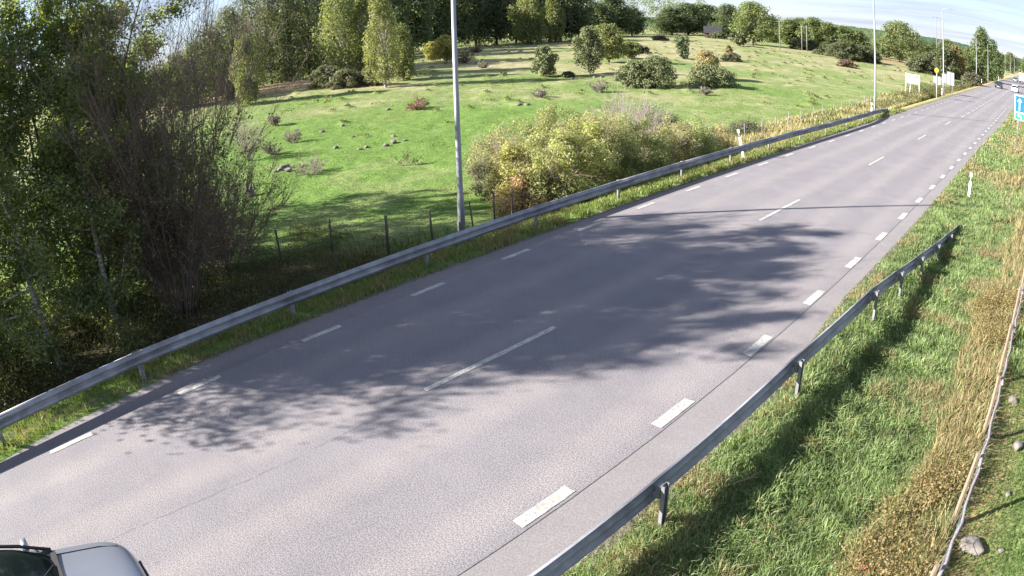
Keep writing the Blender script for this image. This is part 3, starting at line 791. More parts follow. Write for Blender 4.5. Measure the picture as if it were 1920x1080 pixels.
TREES = [
('forest_tree', 'forest', -84.78, 24.84, 6.2, 4.7, 'dark dense tree of the wood, leftmost and behind the bare shrub', 'tree', 'trees of the wood on the rim of the pasture'),
('forest_tree', 'forest', -85.6, 27.7, 7.2, 4.8, 'dark dense tree of the wood on the left rim, second from the left', 'tree', 'trees of the wood on the rim of the pasture'),
('forest_tree', 'forest', -87.68, 31.03, 8.6, 5.0, 'dark dense tree of the wood on the left rim, third from the left', 'tree', 'trees of the wood on the rim of the pasture'),
('forest_tree', 'forest', -89.86, 34.71, 10.5, 5.3, 'dark dense tree of the wood on the left rim, fourth from the left', 'tree', 'trees of the wood on the rim of the pasture'),
('forest_tree', 'forest', -92.57, 38.8, 12, 5.3, 'dark dense tree of the wood on the left rim, fifth from the left', 'tree', 'trees of the wood on the rim of the pasture'),
('forest_tree', 'forest', -94.89, 42.95, 13, 5.5, 'dark dense tree of the wood on the left rim, sixth from the left', 'tree', 'trees of the wood on the rim of the pasture'),
('forest_tree', 'forest', -95.53, 46.48, 13.5, 5.7, 'dark dense tree of the wood on the left rim, seventh from the left', 'tree', 'trees of the wood on the rim of the pasture'),
('forest_tree', 'forest', -96.57, 50.33, 14, 5.6, 'dark dense tree of the wood on the left rim, eighth from the left', 'tree', 'trees of the wood on the rim of the pasture'),
('forest_tree', 'forest', -96.19, 53.25, 13.5, 5.5, 'dark dense tree of the wood on the left rim, ninth from the left', 'tree', 'trees of the wood on the rim of the pasture'),
('forest_tree', 'forest', -96.19, 57.05, 14, 6.0, 'dark dense tree of the wood on the left rim, tenth from the left', 'tree', 'trees of the wood on the rim of the pasture'),
('wood_tree', 'darkwood', -108.52, 69.1, 15, 7.1, 'tall dark tree of the far wood behind the pasture, the leftmost one', 'tree', 'tall trees of the far dark wood'),
('wood_tree', 'darkwood', -114.59, 78.08, 15, 7.7, 'tall dark tree of the far wood behind the pasture, second from the left', 'tree', 'tall trees of the far dark wood'),
('wood_tree', 'darkwood', -121.92, 89.46, 15, 7.7, 'tall dark tree of the far wood behind the pasture, third from the left', 'tree', 'tall trees of the far dark wood'),
('wood_tree', 'darkwood', -126.9, 99.29, 15.5, 8.2, 'tall dark tree of the far wood behind the pasture, fourth from the left', 'tree', 'tall trees of the far dark wood'),
('wood_tree', 'darkwood', -130.12, 108.42, 15.5, 7.8, 'tall dark tree of the far wood behind the pasture, fifth from the left', 'tree', 'tall trees of the far dark wood'),
('wood_tree', 'darkwood', -131.85, 116.54, 15.5, 8.1, 'tall dark tree of the far wood behind the pasture, sixth from the left', 'tree', 'tall trees of the far dark wood'),
('wood_tree', 'darkwood', -130.72, 122.68, 16, 8.3, 'tall dark tree of the far wood behind the pasture, seventh from the left', 'tree', 'tall trees of the far dark wood'),
('wood_tree', 'darkwood', -131.78, 130.7, 16, 8.6, 'tall dark tree of the far wood behind the pasture, eighth from the left', 'tree', 'tall trees of the far dark wood'),
('wood_tree', 'darkwood', -127.14, 135.5, 15, 7.7, 'tall dark tree of the far wood behind the pasture, ninth from the left', 'tree', 'tall trees of the far dark wood'),
('wood_tree', 'darkwood', -122.54, 138.24, 15.5, 7.7, 'tall dark tree of the far wood behind the pasture, tenth from the left', 'tree', 'tall trees of the far dark wood'),
('wood_tree', 'darkwood', -119.83, 142.26, 14, 7.2, 'tall dark tree of the far wood behind the pasture, eleventh from the left', 'tree', 'tall trees of the far dark wood'),
('birch_tree', 'weeping', -73.22, 29.89, 8.2, 3.4, 'slim drooping birch with a white trunk before the left wood', 'tree', None),
('birch_tree', 'weeping', -83.26, 31.48, 5.2, 2.9, 'small drooping birch left of the slim birch', 'tree', None),
('weeping_tree', 'weeping', -79.58, 46.24, 12.5, 6.5, 'broad pale green weeping tree left of the lone birch', 'tree', None),
('weeping_tree', 'weeping', -78.18, 49.59, 12, 4.3, 'yellowing weeping tree between broad weeping tree and lone birch', 'tree', None),
('birch_tree', 'birch', -65.36, 43.73, 11, 4.2, 'lone birch with pale stem and dark foot on the pasture slope', 'tree', None),
('birch_tree', 'weeping', -69.39, 49.18, 7.2, 3.4, 'smaller tree with drooping crown right behind the lone birch', 'tree', None),
('bush', 'bushgrey', -75.69, 41.58, 2.8, 3.9, 'grey-green bush under the left end of the weeping trees', 'bush', None),
('bush', 'bushgrey', -71.63, 42.29, 2.3, 3.6, 'grey-brown bush under the weeping trees beside the birch', 'bush', None),
('bush', 'bushgrey', -69.62, 44.08, 2.3, 2.5, 'olive bush close left of the lone birch trunk', 'bush', None),
('bush', 'bushred', -96.55, 46.51, 2.1, 2.5, 'purple-brown bush at the foot of the left wood', 'bush', None),
('yellow_tree', 'yellow', -90.39, 70.24, 3.4, 3.0, 'small round tree with yellow leaves, the left one of a pair', 'tree', None),
('yellow_tree', 'yellow', -85.28, 69.02, 4.5, 3.2, 'taller yellow-orange tree next to the tall lamp post', 'tree', None),
('thorn_bush', 'twiggy', -80.92, 69.03, 2.5, 3.0, 'bare brown thorn bush just right of the tall lamp post', 'bush', None),
('thorn_bush', 'twiggy', -101.39, 89.53, 1.5, 2.7, 'small bare bush at the dark wood edge', 'bush', None),
('thorn_bush', 'bushredtw', -47.09, 34.58, 1.2, 2.8, 'reddish brown rounded bare bush on open grass', 'bush', None),
('birch_tree', 'weeping', -113.72, 117.5, 13, 7.8, 'pale drooping birch with white trunk at the far wood edge', 'tree', None),
('birch_tree', 'weeping', -117.56, 130.18, 12, 5.4, 'drooping birch behind the small ragged juniper', 'tree', None),
('juniper_tree', 'junirag', -55.73, 59.82, 3.8, 3.0, 'small ragged juniper tree with two stems', 'tree', None),
('juniper_tree', 'juni', -53.48, 65.41, 6.0, 3.8, 'tall dense juniper with branching stem showing below', 'tree', None),
('hawthorn_tree', 'hawthorn', -63.4, 82.08, 6.0, 5.3, 'olive round-crowned tree behind the tall juniper', 'tree', None),
('bush', 'hawthorn', -66.27, 91.24, 3.0, 3.5, 'low sprawling shoulder tree right of the olive tree', 'bush', None),
('bush', 'bushgrey', -72.29, 103.39, 1.5, 3.3, 'low dark bush behind the wide juniper clump', 'bush', None),
('juniper_tree', 'column', -61.46, 100.24, 4.2, 2.8, 'compact column-shaped juniper standing alone uphill', 'tree', None),
('juniper_bush', 'wide', -39.04, 58.01, 3.4, 4.1, 'wide spreading juniper with arching foot, largest of the clump', 'bush', None),
('juniper_bush', 'wide', -40.99, 57.18, 2.9, 3.3, 'left lobe juniper of the wide dark clump', 'bush', None),
('juniper_bush', 'wide', -36.13, 64.2, 2.4, 5.2, 'low wide juniper right of the largest spreading one', 'bush', None),
('bush', 'bushorange', -40.72, 71.72, 3.5, 3.3, 'orange-tinged bush rising behind the low wide juniper', 'bush', None),
('bush', 'bushgrey', -55.86, 107.59, 1.6, 3.2, 'dark green mound bush uphill right of the orange bush', 'bush', None),
('bush', 'bushorange', -58.06, 110.56, 2.8, 1.5, 'thin yellowish sapling behind the dark mound bush', 'bush', None),
('oak_tree', 'oak', -88.0, 183.68, 13, 12.3, 'big spreading oak on the crest with dark trunk', 'tree', None),
('juniper_tree', 'juni', -84.28, 167.03, 4.4, 5.2, 'round olive tree left of the crest oak', 'tree', None),
('wood_tree', 'darkwood', -145.33, 182.32, 10, 10.8, 'far tree behind the crest of the pasture, the leftmost one', 'tree', 'trees behind the crest'),
('wood_tree', 'darkwood', -145.66, 191.64, 12, 11.1, 'far tree behind the crest of the pasture, second from the left', 'tree', 'trees behind the crest'),
('wood_tree', 'darkwood', -146.65, 204.13, 9, 9.7, 'far tree behind the crest of the pasture, third from the left', 'tree', 'trees behind the crest'),
('wood_tree', 'darkwood', -154.65, 243.92, 10, 12.3, 'far tree behind the crest of the pasture, fourth from the left', 'tree', 'trees behind the crest'),
('wood_tree', 'darkwood', -155.34, 258.09, 12, 13.9, 'far tree behind the crest of the pasture, fifth from the left', 'tree', 'trees behind the crest'),
('wood_tree', 'darkwood', -158.37, 280.12, 12, 14.9, 'far tree behind the crest of the pasture, sixth from the left', 'tree', 'trees behind the crest'),
('wood_tree', 'darkwood', -135.14, 257.43, 12, 11.2, 'far tree behind the crest of the pasture, seventh from the left', 'tree', 'trees behind the crest'),
('belt_tree', 'forest2', -98.79, 223.23, 9, 8.8, 'green tree of the belt behind the pasture, the leftmost one', 'tree', 'green tree belt beyond the pasture'),
('belt_tree', 'forest2', -90.91, 218.38, 9, 9.0, 'green tree of the belt behind the pasture, second from the left', 'tree', 'green tree belt beyond the pasture'),
('belt_tree', 'forest2', -88.09, 222.53, 10, 9.6, 'green tree of the belt behind the pasture, third from the left', 'tree', 'green tree belt beyond the pasture'),
('belt_tree', 'forest2', -78.26, 209.84, 10.5, 9.4, 'green tree of the belt behind the pasture, fourth from the left', 'tree', 'green tree belt beyond the pasture'),
('belt_tree', 'forest2', -73.14, 209.9, 9.5, 8.9, 'green tree of the belt behind the pasture, fifth from the left', 'tree', 'green tree belt beyond the pasture'),
('belt_tree', 'forest2', -68.44, 211.73, 9, 8.9, 'green tree of the belt behind the pasture, sixth from the left', 'tree', 'green tree belt beyond the pasture'),
('belt_tree', 'forest2', -64.01, 214.61, 8.5, 9.0, 'green tree of the belt behind the pasture, seventh from the left', 'tree', 'green tree belt beyond the pasture'),
('hedge_bush', 'bushdark', -75.69, 191.14, 3.1, 4.9, 'dark bush of the hedge at the pasture top, the leftmost one', 'bush', 'dark bushes of the far hedge'),
('hedge_bush', 'bushdark', -74.98, 200.02, 3.2, 5.1, 'dark bush of the hedge at the pasture top, second from the left', 'bush', 'dark bushes of the far hedge'),
('hedge_bush', 'bushdark', -61.62, 180.52, 3.4, 7.1, 'dark bush of the hedge at the pasture top, third from the left', 'bush', 'dark bushes of the far hedge'),
('hedge_bush', 'bushdark', -54.6, 171.22, 5.3, 7.7, 'dark bush of the hedge at the pasture top, fourth from the left', 'bush', 'dark bushes of the far hedge'),
('hedge_bush', 'bushdark', -52.75, 178.93, 4.4, 8.3, 'dark bush of the hedge at the pasture top, fifth from the left', 'bush', 'dark bushes of the far hedge'),
('hedge_bush', 'bushdark', -50.89, 183.68, 3.9, 5.3, 'dark bush of the hedge at the pasture top, sixth from the left', 'bush', 'dark bushes of the far hedge'),
('bush', 'bushred', -43.68, 137.71, 1.6, 3.8, 'rusty brown low bush before the dark hedge', 'bush', None),
('bush', 'bushred', -106.28, 161.38, 1.4, 4.2, 'reddish low bush on the skyline left of the column juniper', 'bush', None),
('oak_tree', 'oak', -50.3, 219.14, 13.5, 13.9, 'big full oak with crooked trunk left of the road signs', 'tree', None),
('oak_tree', 'oak', -60.87, 242.96, 8.2, 8.5, 'smaller yellowish tree pressed against the big oak', 'tree', None),
('hedge_bush', 'bushdark', -33.87, 171.01, 4.3, 5.3, 'dark thicket bush behind the yellow lantern sign, the leftmost one', 'bush', 'thicket bushes behind the sign'),
('hedge_bush', 'bushdark', -31.17, 175.15, 5.6, 6.9, 'dark thicket bush behind the yellow lantern sign, second from the left', 'bush', 'thicket bushes behind the sign'),
('hedge_bush', 'bushdark', -29.43, 176.65, 7.1, 5.4, 'dark thicket bush behind the yellow lantern sign, third from the left', 'bush', 'thicket bushes behind the sign'),
('hedge_bush', 'bushdark', -25.88, 170.59, 8.0, 6.1, 'dark thicket bush behind the yellow lantern sign, fourth from the left', 'bush', 'thicket bushes behind the sign'),
('rusty_tree', 'orange', -23.9, 174.69, 8.7, 5.2, 'rusty orange tree above the grey sign backs', 'tree', None),
('belt_tree', 'forest2', -35.09, 231.26, 10.5, 7.2, 'green tree behind the grey sign backs', 'tree', None),
('belt_tree', 'forest2', -45.37, 243.05, 7.7, 8.4, 'low green tree right of the big oak', 'tree', None),
('belt_tree', 'forest2', -21.41, 183.46, 8.8, 4.8, 'yellow-green tree between rusty tree and tall roadside tree', 'tree', None),
('roadside_tree', 'poplar', -16.82, 181.02, 14.6, 6.2, 'tall roadside tree, the nearest of the row by the lamp posts', 'tree', None),
('roadside_tree', 'poplar', -16.58, 215.1, 12.9, 5.0, 'roadside tree, middle one of the row', 'tree', None),
('roadside_tree', 'poplar', -17.01, 255.8, 10.2, 4.7, 'roadside tree, farthest of the row', 'tree', None),
('bush', 'bushgrey', -15.62, 141.51, 3.1, 4.4, 'green roadside bush at the foot of the first roadside tree', 'bush', None),
('bush', 'bushgrey', -16.36, 122.15, 1.7, 2.9, 'low roadside bush right of the big grey panel', 'bush', None),
('far_tree', 'forest2', -22, 470, 14, 11, 'far tree at the end of the road, the leftmost one', 'tree', 'trees at the end of the road'),
('far_tree', 'forest2', -9, 500, 13, 12, 'far tree at the end of the road, second from the left', 'tree', 'trees at the end of the road'),
('far_tree', 'forest2', 6, 480, 14, 12, 'far tree at the end of the road, third from the left', 'tree', 'trees at the end of the road'),
('far_tree', 'forest2', 24, 470, 12, 13, 'far tree at the end of the road, fourth from the left', 'tree', 'trees at the end of the road'),
('small_bush', 'twiggrey', -31.98, 16.15, 1.3, 2.3, 'grey bare bush growing over the pale boulders', 'bush', None),
('small_bush', 'twiggrey', -42.95, 20.61, 1.2, 1.4, 'small scraggly bush up the slope from the boulders', 'bush', None),
('small_bush', 'twiggrey', -40.25, 17.74, 1.0, 1.1, 'brown small bush left of the scraggly bush', 'bush', None),
('small_bush', 'twiggrey', -52.75, 23.77, 1.3, 1.2, 'pale upright thin bush on the upper left pasture', 'bush', None),
('small_bush', 'twiggrey', -42.41, 44.62, 1.1, 1.2, 'pinkish small bare bush below the ragged juniper', 'bush', None),
('small_bush', 'twiggrey', -40.62, 50.77, 1.5, 1.7, 'grey small bush with pale twigs below the tall juniper', 'bush', None),
('small_bush', 'twiggrey', -32.3, 56.52, 1.0, 1.1, 'tiny red-twigged bush in front of the low wide juniper', 'bush', None),
('small_bush', 'twiggrey', -40.15, 16.07, 3.0, 2.5, 'bare bush half hidden by the big bare shrub', 'bush', None),
('small_bush', 'twiggrey', -70.84, 63.54, 1.2, 1.6, 'faint pinkish bush on the grass right of the lamp post', 'bush', None),
('thorn_tree', 'thornlet', -28.48, 19.9, 1.0, 1.2, 'tiny umbrella-shaped thorn tree on open grass', 'tree', None),
('small_bush', 'bushdark', -53.68, 61.48, 0.7, 1.6, 'low dark juniper tuft left of the tall juniper', 'bush', None),
]
_cache = {}
for i, (nm, kind, x, y, h, w, label, cat, group) in enumerate(TREES):
    d = math.hypot(x, y)
    r = random.Random(i)
    shared = kind in ('forest', 'darkwood', 'forest2')
    if kind in KINDS:
        if shared:
            key = (kind, i % 4)
            if key not in _cache: _cache[key] = tree_meshes(kind, 12.0, 7.5, d if d < 200 else 180, i + 100)
            tr, cr_ = _cache[key]
            sc = (w / 7.5 * 1.12, w / 7.5 * 1.12, h / 12.0)
        else:
            tr, cr_ = tree_meshes(kind, h, w * (1.3 if kind != 'column' else 1.1), d, i + 100); sc = (1, 1, 1)
        e = empty(nm, (x, y, Z(x, y) - .02), r.uniform(0, 6.28) if shared or kind in ('oak',) else 0, label, cat, group)
        e.scale = (sc[0] * 1.3, sc[1] * 1.3, sc[2] * 1.22) if kind in ('forest', 'darkwood') else sc
        link('trunk' if h > 3 else 'stems', tr, e); link('crown' if h > 3 else 'foliage', cr_, e)
    else:
        e = empty(nm, (x, y, Z(x, y)), 0, label, cat, group)
        matb = {'twiggrey': TWIGPALE, 'bushredtw': TWIGRED}.get(kind, TWIG)
        if kind == 'thornlet':
            tw, lf = twig_meshes(h, w, i, 4, TWIG, d, 500, G_MID, 1.3)
        else:
            pal = G_GREY if kind == 'twiggrey' else ([(.17, .105, .085), (.14, .095, .07)] if kind == 'bushredtw' else G_RED)
            tw, lf = twig_meshes(h, w, i, 34 if kind == 'bushredtw' else 22, matb, d, 1500 if kind == 'bushredtw' else 500, pal, 1.1 if h < w else .7)
        link('branches', tw, e)
        if lf: link('leaves', lf, e)

sx0 = ('hedge_bush', 'bushdark', -116.5, 214.5, 2.2, 7.0, 'dark bush in front of the small shed on the skyline', 'bush', None)
tr, cr_ = tree_meshes('bushdark', 2.4, 8, 240, 777)
e = empty(sx0[0], (sx0[2], sx0[3], Z(sx0[2], sx0[3])), 0, sx0[6], 'bush'); link('stems', tr, e); link('foliage', cr_, e)

# the wood's mass behind the trees one can tell apart
r = np.random.default_rng(44)
C = []
for k in range(2100):
    t = r.random(); 
    ang = math.radians(-79 + 66 * t); d = np.interp(t, [0, .3, .5, .62, .8, 1], [104, 128, 185, 270, 330, 380]) + 34 * r.random()
    x, y = d * math.sin(ang), d * math.cos(ang)
    hh = np.interp(t, [0, .08, .15, .3, .72, .82, 1], [3, 5, 9, 17, 17, 10, 9])
    C.append((x, y, float(tz(x, y)) + hh * r.random() ** 1.0))
C = np.array(C); R = np.full((len(C), 3), 2.0) * r.uniform(.7, 1.5, (len(C), 1))
woodmass = link('far_woodland', crown_mesh('far_woodland', r, C, R, 90000, .34, [(0.097, 0.134, 0.078), (0.161, 0.201, 0.117), (0.209, 0.237, 0.143)], LEAF))
tag(woodmass, 'dark mass of woodland closing the view behind the single trees', 'woodland', kind='stuff')
C = []
for k in range(420):
    ang = math.radians(-13 + 20 * r.random()); d = 520 + 160 * r.random()
    C.append((d * math.sin(ang), d * math.cos(ang), 9 * r.random() ** .8))
C = np.array(C); C = C[(C[:, 0] < -26) | (C[:, 0] > 2) | (C[:, 1] > 620)]
R = np.full((len(C), 3), 4.0) * r.uniform(.7, 1.5, (len(C), 1))
o = link('distant_woodland', crown_mesh('distant_woodland', r, C, R, 16000, .8, [(.045, .065, .030), (.07, .085, .04)], LEAF))
tag(o, 'distant line of trees where the road meets the horizon', 'woodland', kind='stuff')

# --- the near trees on the left, with real branches
def near_tree(seed, H, W, lean=(0, 0), trunks=1, nl=26000, zb=.14, pal=None, bark=BARK, tr=.10, lsize=.036, yellow=.02, density=30):
    r = np.random.default_rng(seed); segs = []; tw = []
    for t_ in range(trunks):
        a = t_ * 2.2 + seed; sp = .0 if trunks == 1 else .16
        d0 = (lean[0] + sp * math.cos(a), lean[1] + sp * math.sin(a), 1)
        pts = wander(r, (.18 * sp * 5 * math.cos(a), .18 * sp * 5 * math.sin(a), -.3), d0, H, 14, .035, .01)
        P = np.array(pts); segs += poly_segs(pts, tr, .012)
        nb = density // trunks
        for k in range(nb):
            t = zb + (1 - zb) * ((k + r.random()) / nb) ** .9
            if t > .98: t = .98
            j = t * 14; j0 = int(min(13, j)); p = P[j0] + (P[j0 + 1] - P[j0]) * (j - j0)
            a2 = k * 2.4 + r.uniform(-.5, .5)
            Lb = W / 2 * (math.sin(math.pi * min(1, .18 + .80 * t)) ** .6) * r.uniform(.75, 1.15)
            el = r.uniform(.25, .9) if t > .3 else r.uniform(.0, .5)
            q = wander(r, p, (math.cos(a2), math.sin(a2), el), Lb * 1.12, 6, .13, .02)
            rb = max(.008, tr * .36 * (1 - t * .6)); segs += poly_segs(q, rb, .005)
            for m in range(9):
                jj = r.integers(1, 7); pp = q[jj]
                dd = (q[jj] - q[jj - 1]); dd = dd / np.linalg.norm(dd) + r.normal(size=3) * .75
                q2 = wander(r, pp, dd, Lb * r.uniform(.18, .42), 4, .2, -.03)
                segs += poly_segs(q2, .008, .003); tw += q2[1:]
        tw += list(P[10:])
    T = np.array(tw); idx = r.integers(0, len(T), nl)
    P = T[idx] + r.normal(size=(nl, 3)) * np.array([.17, .17, .19]) * np.where(r.random((nl, 1)) < .5, .55, 1.15)
    tb = palette(r, len(T), pal or G_DARK, .25)[idx]
    c = tb * .55 + palette(r, nl, pal or G_DARK) * .45
    yy = r.random(nl) < yellow; c[yy] = np.array([.30, .25, .06]) * r.uniform(.5, 1.1, (yy.sum(), 1))
    v, f, cv = leaf_quads(r, P, lsize, c, .5, .7)
    return tubes_np('trunk', segs, bark, 5), mesh_np('crown', v, f, np.full(nl, 4), LEAF, cv)

G_ASP = [(0.143, 0.176, 0.069), (0.202, 0.237, 0.091), (0.091, 0.121, 0.056), (0.165, 0.185, 0.084)]
NEAR = [  # x, y, H, W, lean, trunks, bark, label
    (-18.1, 2.35, 11.2, 4.2, (-.05, -.06), 1, BIRCH, 'leafy birch whose pale trunk rises beside the bare shrub'),
    (-17.6, .25, 10.6, 4.4, (-.10, -.12), 1, BIRCH, 'leaning pale-stemmed aspen close behind the guard rail'),
    (-20.2, 2.1, 11.4, 4.6, (-.02, .02), 2, BARK, 'two-stemmed leafy tree behind the leaning aspen'),
    (-19.4, -1.6, 11.0, 5.0, (-.03, -.04), 2, BARK, 'leafy roadside tree at the left rim, its sunlit side to the left'),
    (-18.2, -3.7, 10.6, 4.8, (-.02, .04), 1, BARK, 'dark leafy tree nearest to the camera at the left border'),
    (-22.8, 1.0, 12.2, 5.2, (0, 0), 2, BARK, 'dense tree in the second row behind the birch'),
    (-23.8, -2.6, 12.6, 5.4, (0, 0), 1, BARKDARK, 'dense tree of the second row at the left border'),
    (-21.2, -4.8, 10.8, 4.4, (0, 0), 2, BARK, 'dense tree between the rows at the left border'),
    (-28.4, 2.6, 10.2, 5.6, (0, 0), 2, BARKDARK, 'dense tree of the third row shading the pasture'),
    (-31.5, 4.6, 8.6, 5.2, (0, 0), 2, BARKDARK, 'lower tree behind the bare shrub shading the pasture'),
    (-24.6, 4.6, 8.4, 4.4, (0, 0), 2, BARKDARK, 'medium tree right behind the bare shrub, mostly hidden by it'),
    (-27.5, -2.5, 12.0, 5.4, (0, 0), 1, BARKDARK, 'third row tree hidden deep in the left grove'),
]
for i, (x, y, H, W, lean, nt_, bark, label) in enumerate(NEAR):
    tr, cr_ = near_tree(500 + i, H, W, lean, nt_, 36000 if i < 6 else 24000, .06 if i < 3 else .03, G_ASP, bark, .11 if nt_ == 1 else .085, .049 if i < 6 else .056, .02, 44)
    e = empty('leafy_tree', (x, y, Z(x, y)), 0, label, 'tree')
    link('trunk', tr, e); link('crown', cr_, e)

# the big bare shrub
def bare_shrub(seed, H, stems, fan, reach):
    r = np.random.default_rng(seed); segs = []; tips = []
    for s_ in range(stems):
        a = r.random() * 6.283; o = r.random() ** .7
        d = (math.cos(a) * o * fan, math.sin(a) * o * fan, 1)
        L = H * r.uniform(.72, 1.05)
        pts = wander(r, (math.cos(a) * .42 * o, math.sin(a) * .42 * o, -.2), d, L, 12, .045, -.012)
        segs += poly_segs(pts, r.uniform(.010, .026), .003)
        for k in range(28):
            j = r.integers(2, 12); p = pts[j]
            ax = pts[j] - pts[j - 1]; ax /= np.linalg.norm(ax)
            dd = ax * 1.1 + r.normal(size=3) * .45
            q = wander(r, p, dd, r.uniform(.7, reach) * (1.1 - .5 * j / 12), 6, .10, .03)
            segs += poly_segs(q, .007, .0028); tips += q[2:]
            for m in range(6):
                jj = r.integers(1, 6)
                q2 = wander(r, q[jj], dd * .7 + r.normal(size=3) * .5, r.uniform(.2, .6), 3, .15, .02)
                segs += poly_segs(q2, .004, .002); tips += q2[1:]
    return segs, tips
segs, tips = bare_shrub(9, 10.0, 74, .36, 2.5)
e = empty('bare_shrub', (-18.5, 4.35, Z(-18.5, 4.35)), 0, 'big many-stemmed shrub almost bare of leaves behind the guard rail', 'shrub')
link('branches', tubes_np('branches', segs, TWIG, 3), e)
r = np.random.default_rng(3); T = np.array(tips); T = T[T[:, 2] < 5.2]
P = T[r.integers(0, len(T), 24000)] + r.normal(size=(24000, 3)) * .06
v, f, c = leaf_quads(r, P, .036, palette(r, 24000, [(0.141, 0.102, 0.073), (0.096, 0.078, 0.053), (0.193, 0.156, 0.119), (0.065, 0.077, 0.034)]))
link('leaves', mesh_np('leaves', v, f, np.full(24000, 4), LEAF, c), e)
segs, tips = bare_shrub(12, 3.9, 34, .8, 1.7)
e = empty('bare_shrub', (-21.3, 6.9, Z(-21.3, 6.9)), 0, 'lower bare shrub spreading to the right behind the big one', 'shrub')
link('branches', tubes_np('branches', segs, TWIG, 3), e)
T = np.array(tips); P = T[r.integers(0, len(T), 2600)] + r.normal(size=(2600, 3)) * .05
v, f, c = leaf_quads(r, P, .036, palette(r, 2600, [(.11, .078, .06), (.075, .06, .045), (.15, .12, .10)]))
link('leaves', mesh_np('leaves', v, f, np.full(2600, 4), LEAF, c), e)

# --- the thicket between fence and pasture
TH = [  # x, y, h, w, palette, twig share, label
    (-19.2, 17.7, 2.2, 2.2, G_GREY + [(0.271, 0.271, 0.126)], 'grey-green bush at the left end of the thicket beside the lamp post'),
    (-18.2, 17.9, 2.5, 2.4, [(0.441, 0.415, 0.189), (0.293, 0.293, 0.118), (0.337, 0.296, 0.151)], 'yellowing bush at the left end of the thicket'),
    (-17.5, 17.2, 1.35, 2.2, [(0.445, 0.270, 0.208), (0.359, 0.276, 0.172), (0.271, 0.250, 0.126)], 'low reddish bush at the foot of the thicket, nearest to the rail'),
    (-18.0, 18.6, 3.1, 2.7, [(0.291, 0.311, 0.175), (0.250, 0.270, 0.116), (0.384, 0.374, 0.184)], 'olive bush with yellow leaves, highest of the thicket left half'),
    (-18.1, 20.3, 3.3, 2.8, [(0.498, 0.477, 0.194), (0.291, 0.311, 0.175), (0.250, 0.270, 0.116)], 'bush with the brightest yellow patch in the middle of the thicket'),
    (-18.2, 22.1, 3.1, 2.8, [(0.296, 0.326, 0.141), (0.228, 0.258, 0.115), (0.360, 0.339, 0.153)], 'green bush in the middle of the thicket behind the rail'),
    (-18.2, 24.2, 2.8, 2.9, [(0.251, 0.293, 0.138), (0.193, 0.224, 0.111), (0.316, 0.316, 0.151)], 'dark green bush right of the thicket middle'),
    (-18.2, 26.6, 2.5, 2.9, [(0.317, 0.317, 0.163), (0.239, 0.259, 0.137), (0.359, 0.297, 0.184)], 'grey-green bush on the right half of the thicket'),
    (-18.2, 29.0, 2.2, 2.8, [(0.228, 0.270, 0.137), (0.296, 0.316, 0.161)], 'grey-green rounded bush near the right end of the thicket'),
    (-18.3, 31.2, 1.5, 2.3, [(0.427, 0.334, 0.221), (0.316, 0.296, 0.161)], 'low brownish bush at the right end of the thicket'),
    (-20.6, 19.3, 2.9, 3.0, [(0.339, 0.277, 0.204), (0.273, 0.261, 0.157), (0.227, 0.227, 0.123)], 'brownish half-bare bush at the back left of the thicket'),
    (-21.3, 23.2, 3.0, 3.2, [(0.294, 0.304, 0.149), (0.228, 0.247, 0.125)], 'green bush in the back row of the thicket'),
    (-20.6, 30.6, 2.6, 2.8, [(0.235, 0.298, 0.171), (0.207, 0.258, 0.114)], 'fresh green bush at the back right of the thicket'),
    (-18.9, 38.4, .95, 2.4, G_GREY, 'low grey bush by the pasture fence right of the leaning post'),
]
for i, (x, y, h, w, pal, label) in enumerate(TH):
    h *= 1.12; w *= 1.12
    if 3 <= i <= 9: x += 1.0
    r = np.random.default_rng(900 + i)
    K = 54; a = r.random(K) * 6.283; rr_ = w / 2 * r.random(K) ** .5 * .86
    zc = h * (.04 + .88 * np.sqrt(np.clip(1 - (rr_ / (w / 2)) ** 2, 0, 1)) * r.random(K) ** .8)
    C = np.stack([rr_ * np.cos(a), rr_ * np.sin(a), zc], -1); R = np.full((K, 3), w * .13) * r.uniform(.6, 1.2, (K, 1))
    e = empty('thicket_bush', (x, y, Z(x, y) - .05), 0, label, 'bush', 'bushes of the thicket behind the rail')
    tw, lf = twig_meshes(h * 1.03, w * 1.0, 40 + i, 16, TWIGPALE if i in (0, 7, 10, 13) else TWIG, 24, 0, spread=.8)
    link('branches', tw, e)
    nn = int(12500 * (w * h / 8.6)) if i != 10 else 6500
    link('foliage', crown_mesh('foliage', r, C, R, nn, .043, pal, LEAF, .3, .3, surf=2.2), e)
e = empty('thicket_bush', (-20.8, 28.2, Z(-20.8, 28.2)), 0, 'bare pinkish-grey bush topping the back of the thicket', 'bush', 'bushes of the thicket behind the rail')
tw, lf = twig_meshes(3.7, 4.8, 77, 80, m_simple('pinkish_twig', (.26, .20, .205), .9, 0, .2, 3), 34, 500, [(.22, .17, .16), (.17, .13, .12)], 1.0)
link('branches', tw, e); link('leaves', lf, e)

